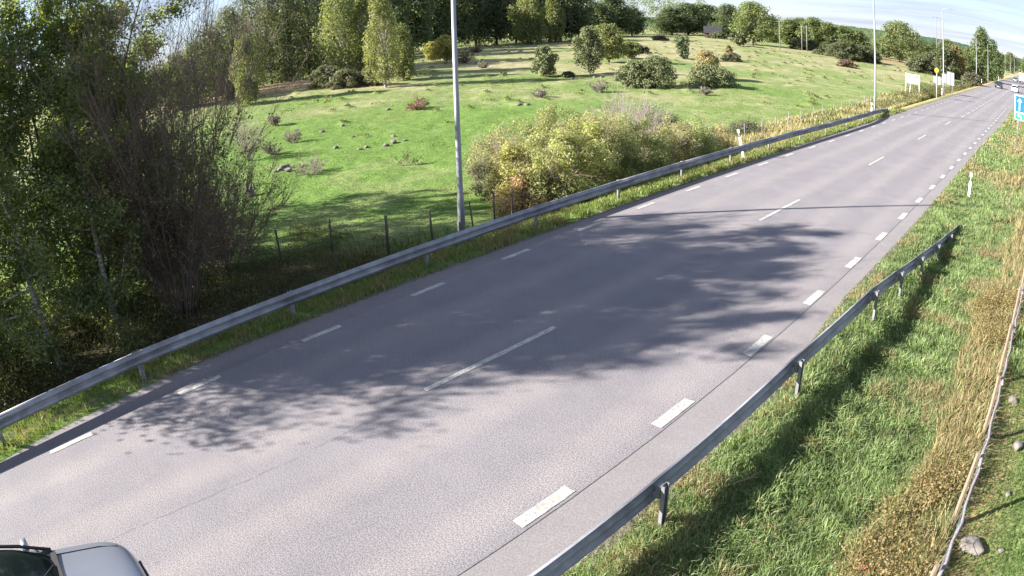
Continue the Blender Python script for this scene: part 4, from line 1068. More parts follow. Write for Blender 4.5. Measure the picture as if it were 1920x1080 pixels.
# ------------------------------------------------------------------ street furniture
def lamp_post(name, x, y, h, arm, label, r0=.115, lean=(0, 0)):
    e = empty(name, (x, y, Z(x, y) - .05), 0, label, 'lamp post', 'lamp posts along the road')
    mb = MB()
    tp = (lean[0] * h, lean[1] * h, h)
    mb.tube([(-.3 * lean[0], -.3 * lean[1], -.3), (lean[0] * 1.6, lean[1] * 1.6, 1.6), (lean[0] * 1.75, lean[1] * 1.75, 1.75), tp], [r0, r0 * .98, r0 * .80, r0 * .50], 14)
    mb.build('pole', POLE, e, True)
    mb = MB(); mb.box((-.0, -r0 + .002, .75), (.085, .012, .36)); mb.build('service_door', GALVPOST, e)
    if arm > 0:
        mb = MB(); mb.tube([tp, (tp[0] + .12, tp[1], h + .14), (tp[0] + arm * .5, tp[1], h + .26), (tp[0] + arm, tp[1], h + .30)], .032, 8)
        mb.build('arm', POLE, e, True)
    mb = MB()
    bx = tp[0] + arm + .28
    for k, (w, hh, z) in enumerate([(.30, .07, .30), (.24, .05, .355)]): mb.box((bx, tp[1], h + z), (.62 - .1 * k, w, hh))
    l = mb.build('lamp_head', GALV, e)
    mb = MB(); mb.box((bx, tp[1], h + .255), (.5, .22, .03)); mb.build('lens', REFLECT, l)
    return e
lamp_post('lamp_post', -15.6, 12.7, 11.5, 1.4, 'tall grey lamp post standing nearest, in the pasture edge behind the guard rail', .112, (.019, .025))
lamp_post('lamp_post', -14.7, 54.6, 11.5, 1.4, 'lamp post standing at the far end of the long guard rail')
lamp_post('lamp_post', -14.2, 90.5, 11.5, 1.4, 'lamp post rising before the big grey sign back')
lamp_post('lamp_post', -14.6, 142, 10.6, .3, 'lamp post left of the tall roadside trees with short lamp head', .10)
lamp_post('lamp_post', -14.9, 178, 10.0, 3.6, 'first lamp post with a long horizontal arm over the road', .10)
lamp_post('lamp_post', -15.0, 222, 9.8, 3.0, 'second lamp post with a long arm, farther down the road', .10)
for k, (x, y) in enumerate([(-14.8, 268), (-14.5, 312), (-14.2, 356)]):
    lamp_post('lamp_post', x, y, 9.5, 1.5, ['lamp post before the far trees, left of three', 'lamp post before the far trees, middle of three', 'lamp post before the far trees, right of three'][k], .10)

def delineator(x, y, label, lean=None, h=1.12, rz=0):
    e = empty('delineator_post', (x, y, Z(x, y) - .02), rz, label, 'marker post', 'white roadside marker posts')
    if lean: e.rotation_euler = (lean[1], lean[0], rz)
    prof = [(-.055, -.025), (.055, -.025), (.055, .005), (.02, .03), (-.02, .03), (-.055, .005)]
    def seg(z0, z1, s, nm, m):
        mb = MB(); n = len(prof)
        vs = [(a * s, b * s, z0) for a, b in prof] + [(a * s, b * s, z1 + (.02 if nm == 'cap' and b < 0 else 0)) for a, b in prof]
        mb.add(vs, [tuple(range(n - 1, -1, -1)), tuple(range(n, 2 * n))] + [(k, (k + 1) % n, n + (k + 1) % n, n + k) for k in range(n)])
        return mb.build(nm, m, e)
    seg(-.1, h - .34, 1, 'post', WHITEPL); seg(h - .34, h - .16, 1.02, 'black_band', BLACKPL); seg(h - .16, h, 1, 'cap', WHITEPL)
    mb = MB(); mb.box((0, -.029, h - .25), (.05, .01, .13)); mb.build('reflector', REFLECT, e)
delineator(-3.05, 29.0, 'white marker post in the right verge beyond the sunken rail end', (.03, 0))
delineator(-13.72, 27.6, 'leaning white marker post behind the long guard rail', (-.20, .06), 1.36, .3)
delineator(-14.75, 53.7, 'marker post at the foot of the lamp post by the rail end', (0, 0), 1.15)
delineator(-13.75, 86.2, 'marker post at the foot of the lamp post by the grey sign back')
delineator(-13.75, 146, 'marker post before the tall roadside trees', None, 1.3)
delineator(-13.6, 205, 'marker post farthest down the left roadside', None, 1.3)

# fence of the pasture: posts and wires
FP = [(-23.0, 1.9), (-22.2, 4.3), (-21.2, 6.5), (-20.24, 8.68), (-19.2, 10.1), (-17.6, 11.28), (-16.95, 12.6), (-16.75, 14.18), (-16.75, 15.1), (-16.8, 16.0), (-16.85, 18.0), (-16.9, 20.6), (-16.9, 23.14), (-16.9, 25.6), (-16.9, 28.3), (-16.95, 31.3), (-17.5, 35.4), (-17.95, 38.71), (-18.1, 41.3), (-18.2, 43.6), (-18.25, 46.3), (-18.3, 48.9), (-18.35, 51.5), (-18.4, 54.2), (-18.45, 56.9), (-18.5, 59.5), (-18.55, 62.2), (-18.6, 65.1), (-18.7, 67.6), (-19.0, 72.5), (-19.3, 78.2), (-19.6, 84), (-19.8, 90)]
rf = random.Random(4)
fe = empty('pasture_fence', (FP[0][0], FP[0][1], Z(*FP[0])), 0, 'wire fence on thin wooden posts along the pasture behind the guard rail', 'fence')
fb = Vector(fe.location)
tops = []
for k, (x, y) in enumerate(FP):
    h = 1.12 + rf.uniform(-.12, .12); lx, ly = rf.uniform(-.07, .07), rf.uniform(-.05, .05)
    if k == 7: lx = -.12
    z = Z(x, y); thick = .034 + rf.uniform(-.006, .010)
    if k == 5: thick = .055; h = 1.25
    mb = MB(); mb.tube([(0, 0, -.3), (lx * h * .5, ly * h * .5, h * .5), (lx * h, ly * h, h)], [thick, thick * .95, thick * .85], 7)
    mb.build('post', WOODDARK if y < 34 else WOOD, fe, True, Vector((x, y, z)) - fb)
    tops.append((Vector((x, y, z)), lx, ly, h))
for frac in (.35, .62, .9):
    mb = MB()
    for a, b in zip(tops[:-1], tops[1:]):
        pa = a[0] + Vector((a[1], a[2], 1)) * 1.05 * frac; pb = b[0] + Vector((b[1], b[2], 1)) * 1.05 * frac
        mid = (pa + pb) / 2 - Vector((0, 0, .03))
        mb.tube([pa - fb, mid - fb, pb - fb], .003, 4, False)
    mb.build('wire', GALVPOST, fe)

# the wooden fence at the right border, seen from above
RP = [(.17, 3.2), (.17, 5.48), (.15, 7.73), (.12, 10.1), (.12, 12.4), (.16, 14.7), (.2, 17.0), (.25, 19.4), (.3, 21.8), (.4, 24.2)]
re_ = empty('wooden_fence', (RP[0][0], RP[0][1], Z(*RP[0])), 0, 'old fence of split posts with a grey pole on top at the right border', 'fence')
rb_ = Vector(re_.location); rr2 = random.Random(11)
for k, (x, y) in enumerate(RP):
    z = Z(x, y); mb = MB()
    w = .042
    mb.tube([(0, 0, -.3), (rr2.uniform(-.02, .02), rr2.uniform(-.02, .02), .6), (-.01, .02, 1.22 + rr2.uniform(0, .06))], [w * 1.1, w, w * .85], 6)
    mb.build('post', WOODTAN, re_, False, Vector((x - .075, y, z)) - rb_)
for k in range(len(RP) - 1):
    a = Vector((*RP[k], Z(*RP[k]) + 1.17)); b = Vector((*RP[k + 1], Z(*RP[k + 1]) + 1.17)); d = b - a
    pts = [a + d * t + Vector((rr2.uniform(-.02, .02), 0, rr2.uniform(-.012, .012) - .03 * math.sin(math.pi * t))) - rb_ for t in np.linspace(-.06, 1.06, 8)]
    mb = MB(); mb.tube(pts, [.024 - .0008 * i for i in range(8)], 8); mb.build('top_pole', WOOD, re_, True)
    for hgt in (.45, .82):
        pts = [a + d * t + Vector((rr2.uniform(-.015, .015), 0, hgt - 1.17)) - rb_ for t in np.linspace(0, 1, 5)]
        mb = MB(); mb.tube(pts, .005, 4); mb.build('wire', GALVPOST, re_)

# ------------------------------------------------------------------ signs
def plate(e, nm, w, h, c, m, t=.03):
    mb = MB(); mb.box(c, (w, t, h)); return mb.build(nm, m, e)
def poly_plate(e, nm, outline, m, y, t=.006, c=(0, 0)):
    mb = MB(); mb.prism([(a + c[0], b + c[1]) for a, b in outline], y, y - t); return mb.build(nm, m, e)
def text_obj(e, s, size, x, y, z, m, nm='lettering'):
    cu = bpy.data.curves.new('txt', 'FONT'); cu.body = s; cu.size = size; cu.align_x = 'CENTER'; cu.align_y = 'CENTER'; cu.extrude = .003
    o = bpy.data.objects.new('txt', cu); COL.objects.link(o)
    dg = bpy.context.evaluated_depsgraph_get(); me = bpy.data.meshes.new_from_object(o.evaluated_get(dg))
    bpy.data.objects.remove(o); me.materials.clear(); me.materials.append(m)
    return link(nm, me, e, (x, y, z), (math.pi / 2, 0, 0))
def post(e, x, h, z0, m=GALV, r=.04, y=.06, lean=0):
    mb = MB(); mb.tube([(x + lean, y, z0), (x, y, h)], r, 8); mb.build('post', m, e, True)

# blue and green lane sign at the right border
e = empty('lane_sign', (-1.93, 50, Z(-1.93, 50)), 0, 'blue and green lane sign with white arrows at the right border', 'road sign')
W_, z0, z1 = 2.9, 2.22, 3.98
plate(e, 'rim', W_, z1 - z0, (W_ / 2, 0, (z0 + z1) / 2), SIGNWHITE, .04)
zs = z0 + .52
plate(e, 'blue_panel', W_ - .16, z1 - zs - .12, (W_ / 2, -.024, (z1 + zs) / 2), SIGNBLUE, .012)
plate(e, 'green_panel', W_ - .16, zs - z0 - .10, (W_ / 2, -.024, (z0 + zs) / 2 + .0), SIGNGREEN, .012)
arrow = [(-.045, -.45), (.045, -.45), (.045, .22), (.14, .14), (.19, .2), (0, .42), (-.19, .2), (-.14, .14), (-.045, .22)]
poly_plate(e, 'arrow', arrow, SIGNCYAN, -.031, .006, (.42, (z1 + zs) / 2 - .02))
bent = [(.10, -.17), (.20, -.17), (.20, .02), (.14, .09), (-.02, .09), (-.02, .17), (-.22, .04), (-.02, -.09), (-.02, .0), (.10, .0)]
poly_plate(e, 'arrow', bent, SIGNCYAN, -.031, .006, (.44, (z0 + zs) / 2))
def frame(e, x0, x1, a, b, t=.045):
    mb = MB()
    for c, d in [(((x0 + x1) / 2, a), (x1 - x0, t)), (((x0 + x1) / 2, b), (x1 - x0, t)), ((x0, (a + b) / 2), (t, b - a)), ((x1, (a + b) / 2), (t, b - a))]:
        mb.box((c[0], -.034, c[1]), (d[0], .006, d[1]))
    mb.build('frame_line', SIGNCYAN, e)
frame(e, .86, 2.6, z1 - .50, z1 - .16); frame(e, .86, 2.6, zs + .12, z1 - .62); frame(e, .86, 2.6, z0 + .12, zs - .10)
post(e, .35, z1 - .1, -.3); post(e, W_ - .4, z1 - .1, -.3)

# white direction signs on the left
e = empty('direction_sign', (-18.4, 83.8, Z(-18.4, 83.8)), -.30, 'pair of white direction sign panels on pale posts, a dark bar across the top', 'road sign')
for k, x0 in enumerate((.08, 1.12)):
    plate(e, 'panel', .98, 1.12, (x0 + .49, 0, 2.60), SIGNWHITE)
    plate(e, 'bar', .92, .15, (x0 + .49, -.02, 2.88), SIGNBLACK, .012)
    plate(e, 'bar', .10, .8, (x0 + .04, -.021, 2.46), SIGNBLACK, .012)
tri = [(-.20, .28), (-.02, .24), (.18, -.26), (.08, -.32), (-.12, .02)]
poly_plate(e, 'arrow', tri, SIGNBLACK, -.022, .006, (1.50, 2.36))
FAINT = m_simple('faint_print', (.22, .22, .22), .6, 0, .2, 30)
for (xx, zz, w) in [(.60, 2.52, .55), (.60, 2.34, .48), (1.86, 2.46, .24), (1.86, 2.30, .28)]:
    plate(e, 'print_line', w, .10, (xx, -.018, zz), FAINT, .008)
post(e, .05, 3.3, -.3, SIGNWHITE, .05); post(e, 2.12, 3.25, -.3, SIGNWHITE, .05)
post(e, .78, 1.85, -.3, SIGNWHITE, .04, .08, -.35)

# yellow lantern sign with small plates, and the big grey back
e = empty('beacon_sign', (-13.95, 83.0, Z(-13.95, 83)), 0, 'yellow round warning lantern on a pole with small grey plates', 'road sign')
mb = MB(); mb.prism([(.26 * math.cos(a), 3.42 + .26 * math.sin(a)) for a in np.linspace(0, 2 * math.pi, 17)[:-1]], -.05, -.10); mb.build('yellow_disc', SIGNYEL, e)
mb = MB(); mb.prism([(.10 * math.cos(a), 3.42 + .10 * math.sin(a)) for a in np.linspace(0, 2 * math.pi, 11)[:-1]], -.101, -.14)
mb.build('lamp_glass', m_simple('amber_glass', (.75, .30, .01), .2, 0, .05, 9), e)
plate(e, 'backplate', .62, .70, (0, -.035, 3.42), SIGNBLACK, .02)
plate(e, 'sign_back', .50, 1.0, (.25, .09, 2.2), SIGNBACK); plate(e, 'sign_back', .28, .8, (-.30, .09, 2.25), SIGNBACK)
post(e, 0, 3.8, -.3, SIGNWHITE, .045, 0)
e = empty('sign_back_panel', (-15.2, 95, Z(-15.2, 95)), .02, 'big grey back of a road sign with vertical seams behind the lamp post', 'road sign')
for k, (x, w, a, b) in enumerate([(.42, .70, 1.95, 3.2), (1.10, .56, 1.80, 3.6), (1.68, .54, 1.75, 3.55)]):
    plate(e, 'panel', w, b - a, (x, 0, (a + b) / 2), SIGNBACK, .04)
for x in (.80, 1.39): plate(e, 'seam', .05, 1.7, (x, -.01, 2.6), SIGNBLACK, .03)
post(e, .5, 3.4, -.5); post(e, 1.7, 3.5, -.5)

# ------------------------------------------------------------------ stones
def rock_mesh(seed, flat=.6):
    r = np.random.default_rng(seed)
    me = bpy.data.meshes.new('rock')
    import bmesh
    bm = bmesh.new(); bmesh.ops.create_icosphere(bm, subdivisions=3, radius=1)
    pl = [(rnd_unit(r, 1)[0], r.uniform(.55, .85)) for _ in range(9)]
    for v_ in bm.verts:
        p = np.array(v_.co)
        for nrm, d in pl:
            k = p @ nrm
            if k > d: p = p - nrm * (k - d) * .9
        p = p * (1 + .08 * float(fbm(p[0] * 2 + seed, p[1] * 2 + p[2], 3)))
        v_.co = (p[0], p[1] * .8, p[2] * flat)
    bm.to_mesh(me); bm.free(); me.materials.append(STONE); me.polygons.foreach_set('use_smooth', [i % 1 == 0 for i in range(len(me.polygons))])
    return me
ROCKS = [rock_mesh(s) for s in range(6)]
RK = [(-34.2, 15.87, .42, 'pale boulder at the front of the heap by the grey bare bush'), (-35.1, 16.1, .50, 'largest pale boulder, at the back of the heap'), (-34.6, 15.25, .26, 'small pale stone at the left end of the heap'), (-34.3, 16.9, .36, 'pale boulder half under the grey bare bush'), (-34.75, 15.6, .34, 'brownish stone between the boulders of the heap'),
      (-37.1, 20.7, .33, 'single dark-topped stone right above the grey bare bush'), (-35.0, 21.2, .26, 'flat stone, left one of a pair on the grass'), (-35.1, 21.75, .28, 'rounded stone, right one of a pair on the grass'),
      (-44.6, 23.9, .32, 'dark stone farther up, left of the flat white one'), (-45.6, 26.2, .36, 'flat white stone up the slope'), (-34.3, 22.65, .36, 'flat pale stone left in the group of three'), (-34.6, 23.4, .42, 'biggest pale stone in the group of three'), (-34.4, 24.1, .26, 'low stone right in the group of three'),
      (-37.0, 25.0, .32, 'grey stone above the group of three'), (-39.9, 23.7, .26, 'little upright stone in mid pasture'), (-39.0, 24.4, .2, 'little stone with weeds in mid pasture'),
      (-49.4, 33.1, .42, 'dark flat stone left of the reddish round bush'), (-51.3, 59.4, .45, 'grey stone lying before the low juniper tuft'), (-40.2, 39.7, .5, 'mossy dark stone, left of two behind the thicket'), (-39.4, 39.9, .42, 'mossy dark stone, right of two behind the thicket'),
      (-50.6, 62.6, .34, 'white stone, left at the foot of the tall juniper'), (-49.9, 63.1, .42, 'white stone, right at the foot of the tall juniper'),
      (.47, 11.9, .19, 'brown stone in the grass behind the wooden fence, farthest'), (.80, 10.35, .22, 'slanting grey stone in the grass behind the wooden fence'), (.52, 7.45, .32, 'big grey stone nearest behind the wooden fence'), (.85, 8.95, .10, 'small flat stone between the stones behind the wooden fence'), (1.0, 7.6, .09, 'small pale stone at the lower right border'),
      (-36.4, 158, .9, 'pale block lying at the pasture rim above the white sign'), (-35.0, 158.6, .7, 'smaller pale block above the white sign')]
for k, (x, y, s, label) in enumerate(RK):
    o = link('rock', ROCKS[k % 6]); o.location = (x, y, Z(x, y) + s * .12); s *= .72; o.scale = (s, s, s); o.rotation_euler = (0, 0, k * 1.7)
    tag(o, label, 'stone', 'stones lying in the grass')
mb = MB(); rs = random.Random(2)
mb.tube([(0, 0, -.1), (0, 0, .1), (.02, .02, .38)], [.24, .19, .15], 9)
for a in range(5): mb.tube([(.14 * math.cos(a * 1.25), .22 * math.sin(a * 1.25), .3), (.17 * math.cos(a * 1.25), .17 * math.sin(a * 1.25), .45 + .25 * rs.random())], [.09, .02], 5)
tag(mb.build('tree_stump', WOOD, None, False, (-30.8, 12.1, Z(-30.8, 12.1))), 'ragged grey tree stump at the right foot of the bare shrub', 'stump')
mb = MB(); mb.tube([(0, 0, .05), (.12, .16, .09), (.2, .33, .07), (.28, .5, .12)], [.012, .011, .009, .004], 6); mb.tube([(.2, .33, .07), (.22, .45, .13)], [.007, .003], 5)
tag(mb.build('fallen_branch', WOODTAN, None, True, (-3.2, 6.75, Z(-3.2, 6.75) + .06)), 'pale dead stick lying in the verge shade beside the right rail', 'stick')

# ------------------------------------------------------------------ far buildings and power poles
sx, sy = -124, 224
e = empty('shed', (sx, sy, Z(sx, sy)), .5, 'small dark brown shed with a dark roof at the skyline of the pasture', 'shed')
mb = MB(); mb.box((0, 0, 1.0), (6, 4, 2.0)); mb.build('wall', m_simple('falu_red', (.10, .05, .04), .8, 0, .2, 1), e)
mb = MB(); mb.prism([(-2.4, 1.95), (2.4, 1.95), (0, 4.6)], -3.4, 3.4, Matrix.Rotation(math.pi / 2, 4, 'Z')); mb.build('roof', m_simple('dark_roof', (.018, .019, .023), .8, 0, .2, 1), e)
mb = MB(); mb.box((-1.5, -2.03, .9), (1.0, .06, 1.7)); mb.build('door', BLACKPL, e)
mb = MB(); mb.box((1.6, -2.03, 1.2), (1.0, .06, .8)); mb.build('window', SIGNWHITE, e)
def utility_pole(x, y, h, double, label):
    e = empty('utility_pole', (x, y, Z(x, y) if y < 300 else 1), 0, label, 'power pole', 'power line poles')
    for k in range(2 if double else 1):
        mb = MB(); mb.tube([(k * 1.6, 0, -1), (k * 1.6, 0, h)], [.16, .11], 8); mb.build('pole', WOOD, e, True)
    mb = MB(); mb.box((.8 if double else 0, 0, h - .5), (4.2 if double else 2.0, .14, .16)); mb.build('crossarm', WOODDARK, e)
    for k in (-1, 0, 1):
        mb = MB(); mb.tube([((.8 if double else 0) + k * (1.9 if double else .85), 0, h - .42), ((.8 if double else 0) + k * (1.9 if double else .85), 0, h - .12)], [.06, .03], 6); mb.build('insulator', BLACKPL, e)
utility_pole(-43.0, 256, 19, True, 'tall double power pole right of the big oak')
utility_pole(-23.7, 208, 10.8, False, 'dark-headed pole left of the roadside trees')
utility_pole(-73.3, 170, 8.5, False, 'pale pole at the pasture rim left of the green belt')
utility_pole(-73.0, 186, 7.5, True, 'pair of thin poles before the green tree belt')
for k in range(3):
    mb = MB(); pts = []
    A_ = Vector((-43 + (k - 1) * 1.9, 256, 20)); B_ = Vector((70 + (k - 1) * 1.9, 190, 21)); C_ = Vector((-160, 330, 23 + k * .3))
    for (p, q) in ((C_, A_), (A_, B_)):
        mb.tube([p.lerp(q, t) - Vector((0, 0, 4.5 * 4 * t * (1 - t) * .5)) for t in np.linspace(0, 1, 18)], .035, 5, False)
    tag(mb.build('power_cable', GALVPOST), ['upper left power cable crossing the sky above the road', 'middle power cable crossing the sky above the road', 'right power cable crossing the sky above the road'][k], 'cable', 'power cables across the sky')

# ------------------------------------------------------------------ cars
def paint(name, col, metal=.6, rough=.32):
    m, nt, b = mat_new(name)
    f_ = noise(nt, 260, 2, .5, N(nt, 'ShaderNodeTexCoord').outputs['Object'])
    r = ramp(nt, [(.3, tuple(c * .9 for c in col)), (.7, tuple(min(1, c * 1.1) for c in col))], f_)
    nt.links.new(r.outputs[0], b.inputs['Base Color']); b.inputs['Metallic'].default_value = metal; b.inputs['Roughness'].default_value = rough
    b.inputs['Coat Weight'].default_value = .6; b.inputs['Coat Roughness'].default_value = .08
    return m
gm_, gnt_, gb_ = mat_new('car_glass'); gb_.inputs['Base Color'].default_value = (.012, .018, .017, 1); gb_.inputs['Roughness'].default_value = .06; gb_.inputs['Specular IOR Level'].default_value = .6
CARGLASS = gm_
TYRE = m_simple('tyre_rubber', (.02, .02, .02), .9, 0, .2, 20)
RIM = m_simple('alloy_rim', (.4, .41, .43), .35, .8, .1, 9)
LAMP = m_simple('headlight_glass', (.55, .58, .6), .1, .2, .05, 9)
TAIL = m_simple('tail_light', (.40, .02, .02), .2, 0, .05, 9)
TRIM = m_simple('black_trim', (.015, .015, .017), .5, 0, .1, 9)
def loft(sections, nm, mat, e, close=True):
    """sections: list of (y, [(x,z)...]) right half outline from the middle top outwards; mirrored"""
    m = len(sections[0][1]); vs = []; fs = []
    for y, pr in sections:
        full = [(-x, z) for x, z in reversed(pr)] + [(x, z) for x, z in pr[1:]] if pr[0][0] == 0 else [(-x, z) for x, z in reversed(pr)] + list(pr)
        vs += [(x, y, z) for x, z in full]
    w = len(vs) // len(sections)
    for i in range(len(sections) - 1):
        for k in range(w - 1): fs.append((i * w + k, i * w + k + 1, (i + 1) * w + k + 1, (i + 1) * w + k))
    fs.append(tuple(range(w - 1, -1, -1))); fs.append(tuple((len(sections) - 1) * w + k for k in range(w)))
    mb = MB(); mb.add(vs, fs)
    o = mb.build(nm, mat, e, True)
    return o
def car(name, loc, rz, pm, label, cat='car'):
    e = empty(name, loc, rz, label, cat)
    S = []
    ctr = [(0.02, .30, .58, .50), (-.03, .52, .66, .56), (-.10, .66, .715, .60), (-.22, .76, .76, .65), (-.42, .83, .80, .69), (-.75, .872, .85, .74), (-1.05, .885, .90, .80), (-1.30, .89, .95, .86), (-1.8, .895, .97, .90), (-2.6, .90, .98, .92), (-3.4, .89, .99, .93), (-3.85, .86, .99, .92), (-4.15, .80, .96, .86), (-4.3, .70, .90, .80)]
    for y, w, zt, zs in ctr:
        nose = smooth(-.5, .05, y); tail = smooth(-4.0, -4.3, y) if False else 0
        zb = .24 + .14 * float(nose)
        zs = max(zs, zt - .055)
        S.append((y, [(0, zt + .022), (w * .42, zt + .017), (w * .74, zt + .004), (w * .90, zt - .012), (w * .985, zs - .01), (w * 1.005, zs - .08), (w * 1.005, (zs + zb) / 2), (w * .985, zb + .14), (w * .93, zb)]))
    body = loft(S, 'body', pm, e)
    sub = body.modifiers.new('sub', 'SUBSURF'); sub.levels = 1; sub.render_levels = 2
    # cabin
    G = []
    for y, w, zt in [(-1.10, .66, .93), (-1.28, .72, 1.04), (-1.62, .69, 1.25), (-1.98, .64, 1.415), (-2.5, .635, 1.455), (-3.1, .63, 1.44), (-3.55, .62, 1.36), (-3.95, .63, 1.13), (-4.08, .64, 1.0)]:
        G.append((y, [(0, zt + .02), (w * .6, zt + .008), (w * .92, zt - .022), (w, zt - .06), (min(.84, w + .16), .93), (min(.84, w + .16), .88)]))
    loft(G, 'windows', CARGLASS, e)
    G2 = []
    for y, w, zt in [(-1.93, .66, 1.405), (-2.2, .665, 1.445), (-2.6, .665, 1.468), (-3.1, .66, 1.452), (-3.5, .65, 1.385)]:
        G2.append((y, [(0, zt + .024), (w * .6, zt + .014), (w * .92, zt - .014), (w * .99, zt - .045)]))
    loft(G2, 'roof', pm, e)
    for s in (-1, 1):
        mb = MB(); mb.tube([(s * .80, -1.14, .925), (s * .735, -1.52, 1.17), (s * .655, -1.98, 1.40)], .026, 6); mb.build('windscreen_pillar', TRIM, e, True)
        mb = MB(); mb.tube([(s * .875, -1.2, .93), (s * .86, -2.4, .955), (s * .84, -3.8, .96)], .012, 5); mb.build('window_trim', RIM, e, True)
        mb = MB(); mb.tube([(s * .83, -2.45, .93), (s * .665, -2.5, 1.44)], .03, 5); mb.build('door_pillar', TRIM, e, True)
        mr = MB(); mr.box((s * .97, -1.47, .99), (.19, .09, .12)); mr.tube([(s * .85, -1.50, .93), (s * .92, -1.47, .97)], .03, 6); mr.build('mirror', pm, e, True)
        hl = MB(); hl.tube([(s * .50, -.035, .58), (s * .66, -.14, .625), (s * .775, -.34, .665)], [.012, .036, .012], 8); hl.build('headlight', LAMP, e, True)
        tl = MB(); tl.box((s * .66, -4.26, .82), (.24, .12, .16)); tl.build('tail_light', TAIL, e)
        for y in (-.82, -3.42):
            w = MB(); w.tube([(s * .70, y, .31), (s * .715, y, .31), (s * .89, y, .31), (s * .905, y, .31)], [.29, .315, .315, .29], 22); wo = w.build('wheel', TYRE, e, True)
            w = MB(); w.tube([(s * .88, y, .31), (s * .912, y, .31)], [.20, .19], 14); w.build('rim', RIM, wo)
        gp = MB(); gp.tube([(s * .54, -.16, .742), (s * .60, -.42, .806), (s * .63, -.75, .857), (s * .65, -1.05, .908)], .007, 5); gp.build('bonnet_gap', TRIM, e)
        d = MB(); d.box((s * .90, -2.0, .88), (.02, .15, .025)); d.build('door_handle', pm, e)
        wp = MB(); wp.tube([(s * .30 - .1, -1.12, .955), (s * .30 + .32, -1.36, 1.10)], .010, 5); wp.build('wiper', TRIM, e)
    mb = MB(); mb.box((0, -1.09, .925), (1.36, .10, .03)); mb.build('cowl', TRIM, e)
    mb = MB(); mb.box((0, .025, .47), (.72, .04, .12)); mb.build('grille', TRIM, e)
    mb = MB(); mb.box((0, .05, .40), (.50, .012, .11)); mb.build('number_plate', SIGNWHITE, e)
    mb = MB(); mb.box((0, -4.325, .62), (.50, .012, .11)); mb.build('number_plate', SIGNWHITE, e)
    return e
car('silver_car', (-6.68, .04, 0.0), 0, paint('silver_paint', (.31, .33, .39)), 'silver car entering at the lower left corner, bonnet and windscreen showing')
car('dark_car', (-9.9, 148.5, 0.0), math.pi, paint('dark_paint', (.02, .03, .05)), 'dark car coming towards us far down the road')
car('white_car', (-5.7, 150.5, 0.0), 0, paint('white_paint', (.75, .75, .75), 0, .4), 'white car driving away far down the road')
car('grey_car', (-9.0, 236, 0.0), math.pi, paint('grey_paint', (.30, .31, .33)), 'small grey car at the far junction beside the truck')
e = empty('white_truck', (-6.2, 240, 0), 0, 'white box truck at the far junction', 'truck')
mb = MB(); mb.box((0, -3.2, 2.1), (2.4, 6.2, 2.5)); mb.build('cargo_box', SIGNWHITE, e)
mb = MB(); mb.box((0, .9, 1.5), (2.2, 1.7, 1.9)); mb.build('cab', SIGNWHITE, e)
mb = MB(); mb.box((0, 1.77, 1.9), (1.9, .06, .7)); mb.build('windscreen', CARGLASS, e)
mb = MB(); mb.box((0, -2.6, .68), (1.2, 7.2, .25)); mb.build('chassis', TRIM, e)
for s in (-1, 1):
    for y in (.8, -4.6):
        w = MB(); w.tube([(s * .85, y, .5), (s * 1.15, y, .5)], .5, 16); w.build('wheel', TYRE, e)

# ------------------------------------------------------------------ grass as geometry
def blades(name, P2, h, w, cols, seed, lean=.45, tall=False, zoff=0.0, parent=None):
    r = np.random.default_rng(seed); n = len(P2)
    z = tz_full(P2[:, 0], P2[:, 1]) + zoff if n < 60000 and name.startswith('pasture') else tz(P2[:, 0], P2[:, 1]) + zoff
    a = r.random(n) * 6.283; w = w * r.uniform(.6, 1.4, n); h = h * r.uniform(.55, 1.3, n)
    side = np.stack([np.cos(a), np.sin(a), 0 * a], -1) * w[:, None] * .5
    la = r.random(n) * 6.283; ll = np.abs(r.normal(size=n)) * lean
    ld = np.stack([np.cos(la) * ll, np.sin(la) * ll, 0 * a], -1)
    base = np.stack([P2[:, 0], P2[:, 1], z - .02], -1)
    mid = base + ld * (h * .35)[:, None] + np.array([0, 0, 1.]) * (h * .62)[:, None]
    tip = base + ld * (h * 1.0)[:, None] + np.array([0, 0, 1.]) * (h * np.clip(1 - .28 * ll, .35, 1))[:, None]
    v = np.stack([base - side, base + side, mid - side * .75, mid + side * .75, tip], 1).reshape(-1, 3)
    k = np.arange(n)[:, None] * 5
    f = np.concatenate([k + np.array([[0, 1, 3, 2]]), k + np.array([[2, 3, 4]])], 1).reshape(-1)
    lt = np.tile([4, 3], n)
    me = mesh_np(name, v, f, lt, GRASS, np.repeat(cols, 5, axis=0))
    o = link(name, me, parent); return o
def rand_region(r, n, xlo, xhi, y0, y1, bias=1.0):
    y = y0 + (y1 - y0) * r.random(n) ** bias
    t = r.random(n); a, b = xlo(y), xhi(y)
    return np.stack([a + (b - a) * t, y], -1)
GC = [(.150, .220, .075), (.110, .172, .062), (.205, .262, .110), (.180, .215, .120)]
GDRY = [(.27, .215, .115), (.20, .16, .09), (.33, .28, .17), (.15, .125, .07)]
r = np.random.default_rng(21)
# right verge
n = 250000
P = rand_region(r, n, lambda y: road_right(y) - .02, lambda y: np.minimum(road_right(y) * 0 + 2.2, .18 + .0 * y + (y > 13) * .4), 3.0, 34, 1.7)
dx = P[:, 0] - road_right(P[:, 1])
n1 = fbm(P[:, 0] * .8, P[:, 1] * .8, 3); n2 = fbm(P[:, 0] * 2.6, P[:, 1] * 2.6, 2)
dens = np.clip(.80 + .9 * n2 + .5 * n1, .06, 1) * np.clip(dx / .35 + .25, .15, 1)
k = r.random(n) < dens; P = P[k]; dx = dx[k]; n1 = n1[k]; n2 = n2[k]
dryf = smooth(-.15, .45, n1 + .9 * n2 + .30 * smooth(2.5, 3.4, dx) + (.26 * smooth(1.0, .3, dx)) - .42)
isdry = r.random(len(P)) < np.clip(dryf * .8 + .05, 0, 1)
cols = palette(r, len(P), GC, .35); cols *= (1 + .9 * n2[:, None].clip(-.5, .5))
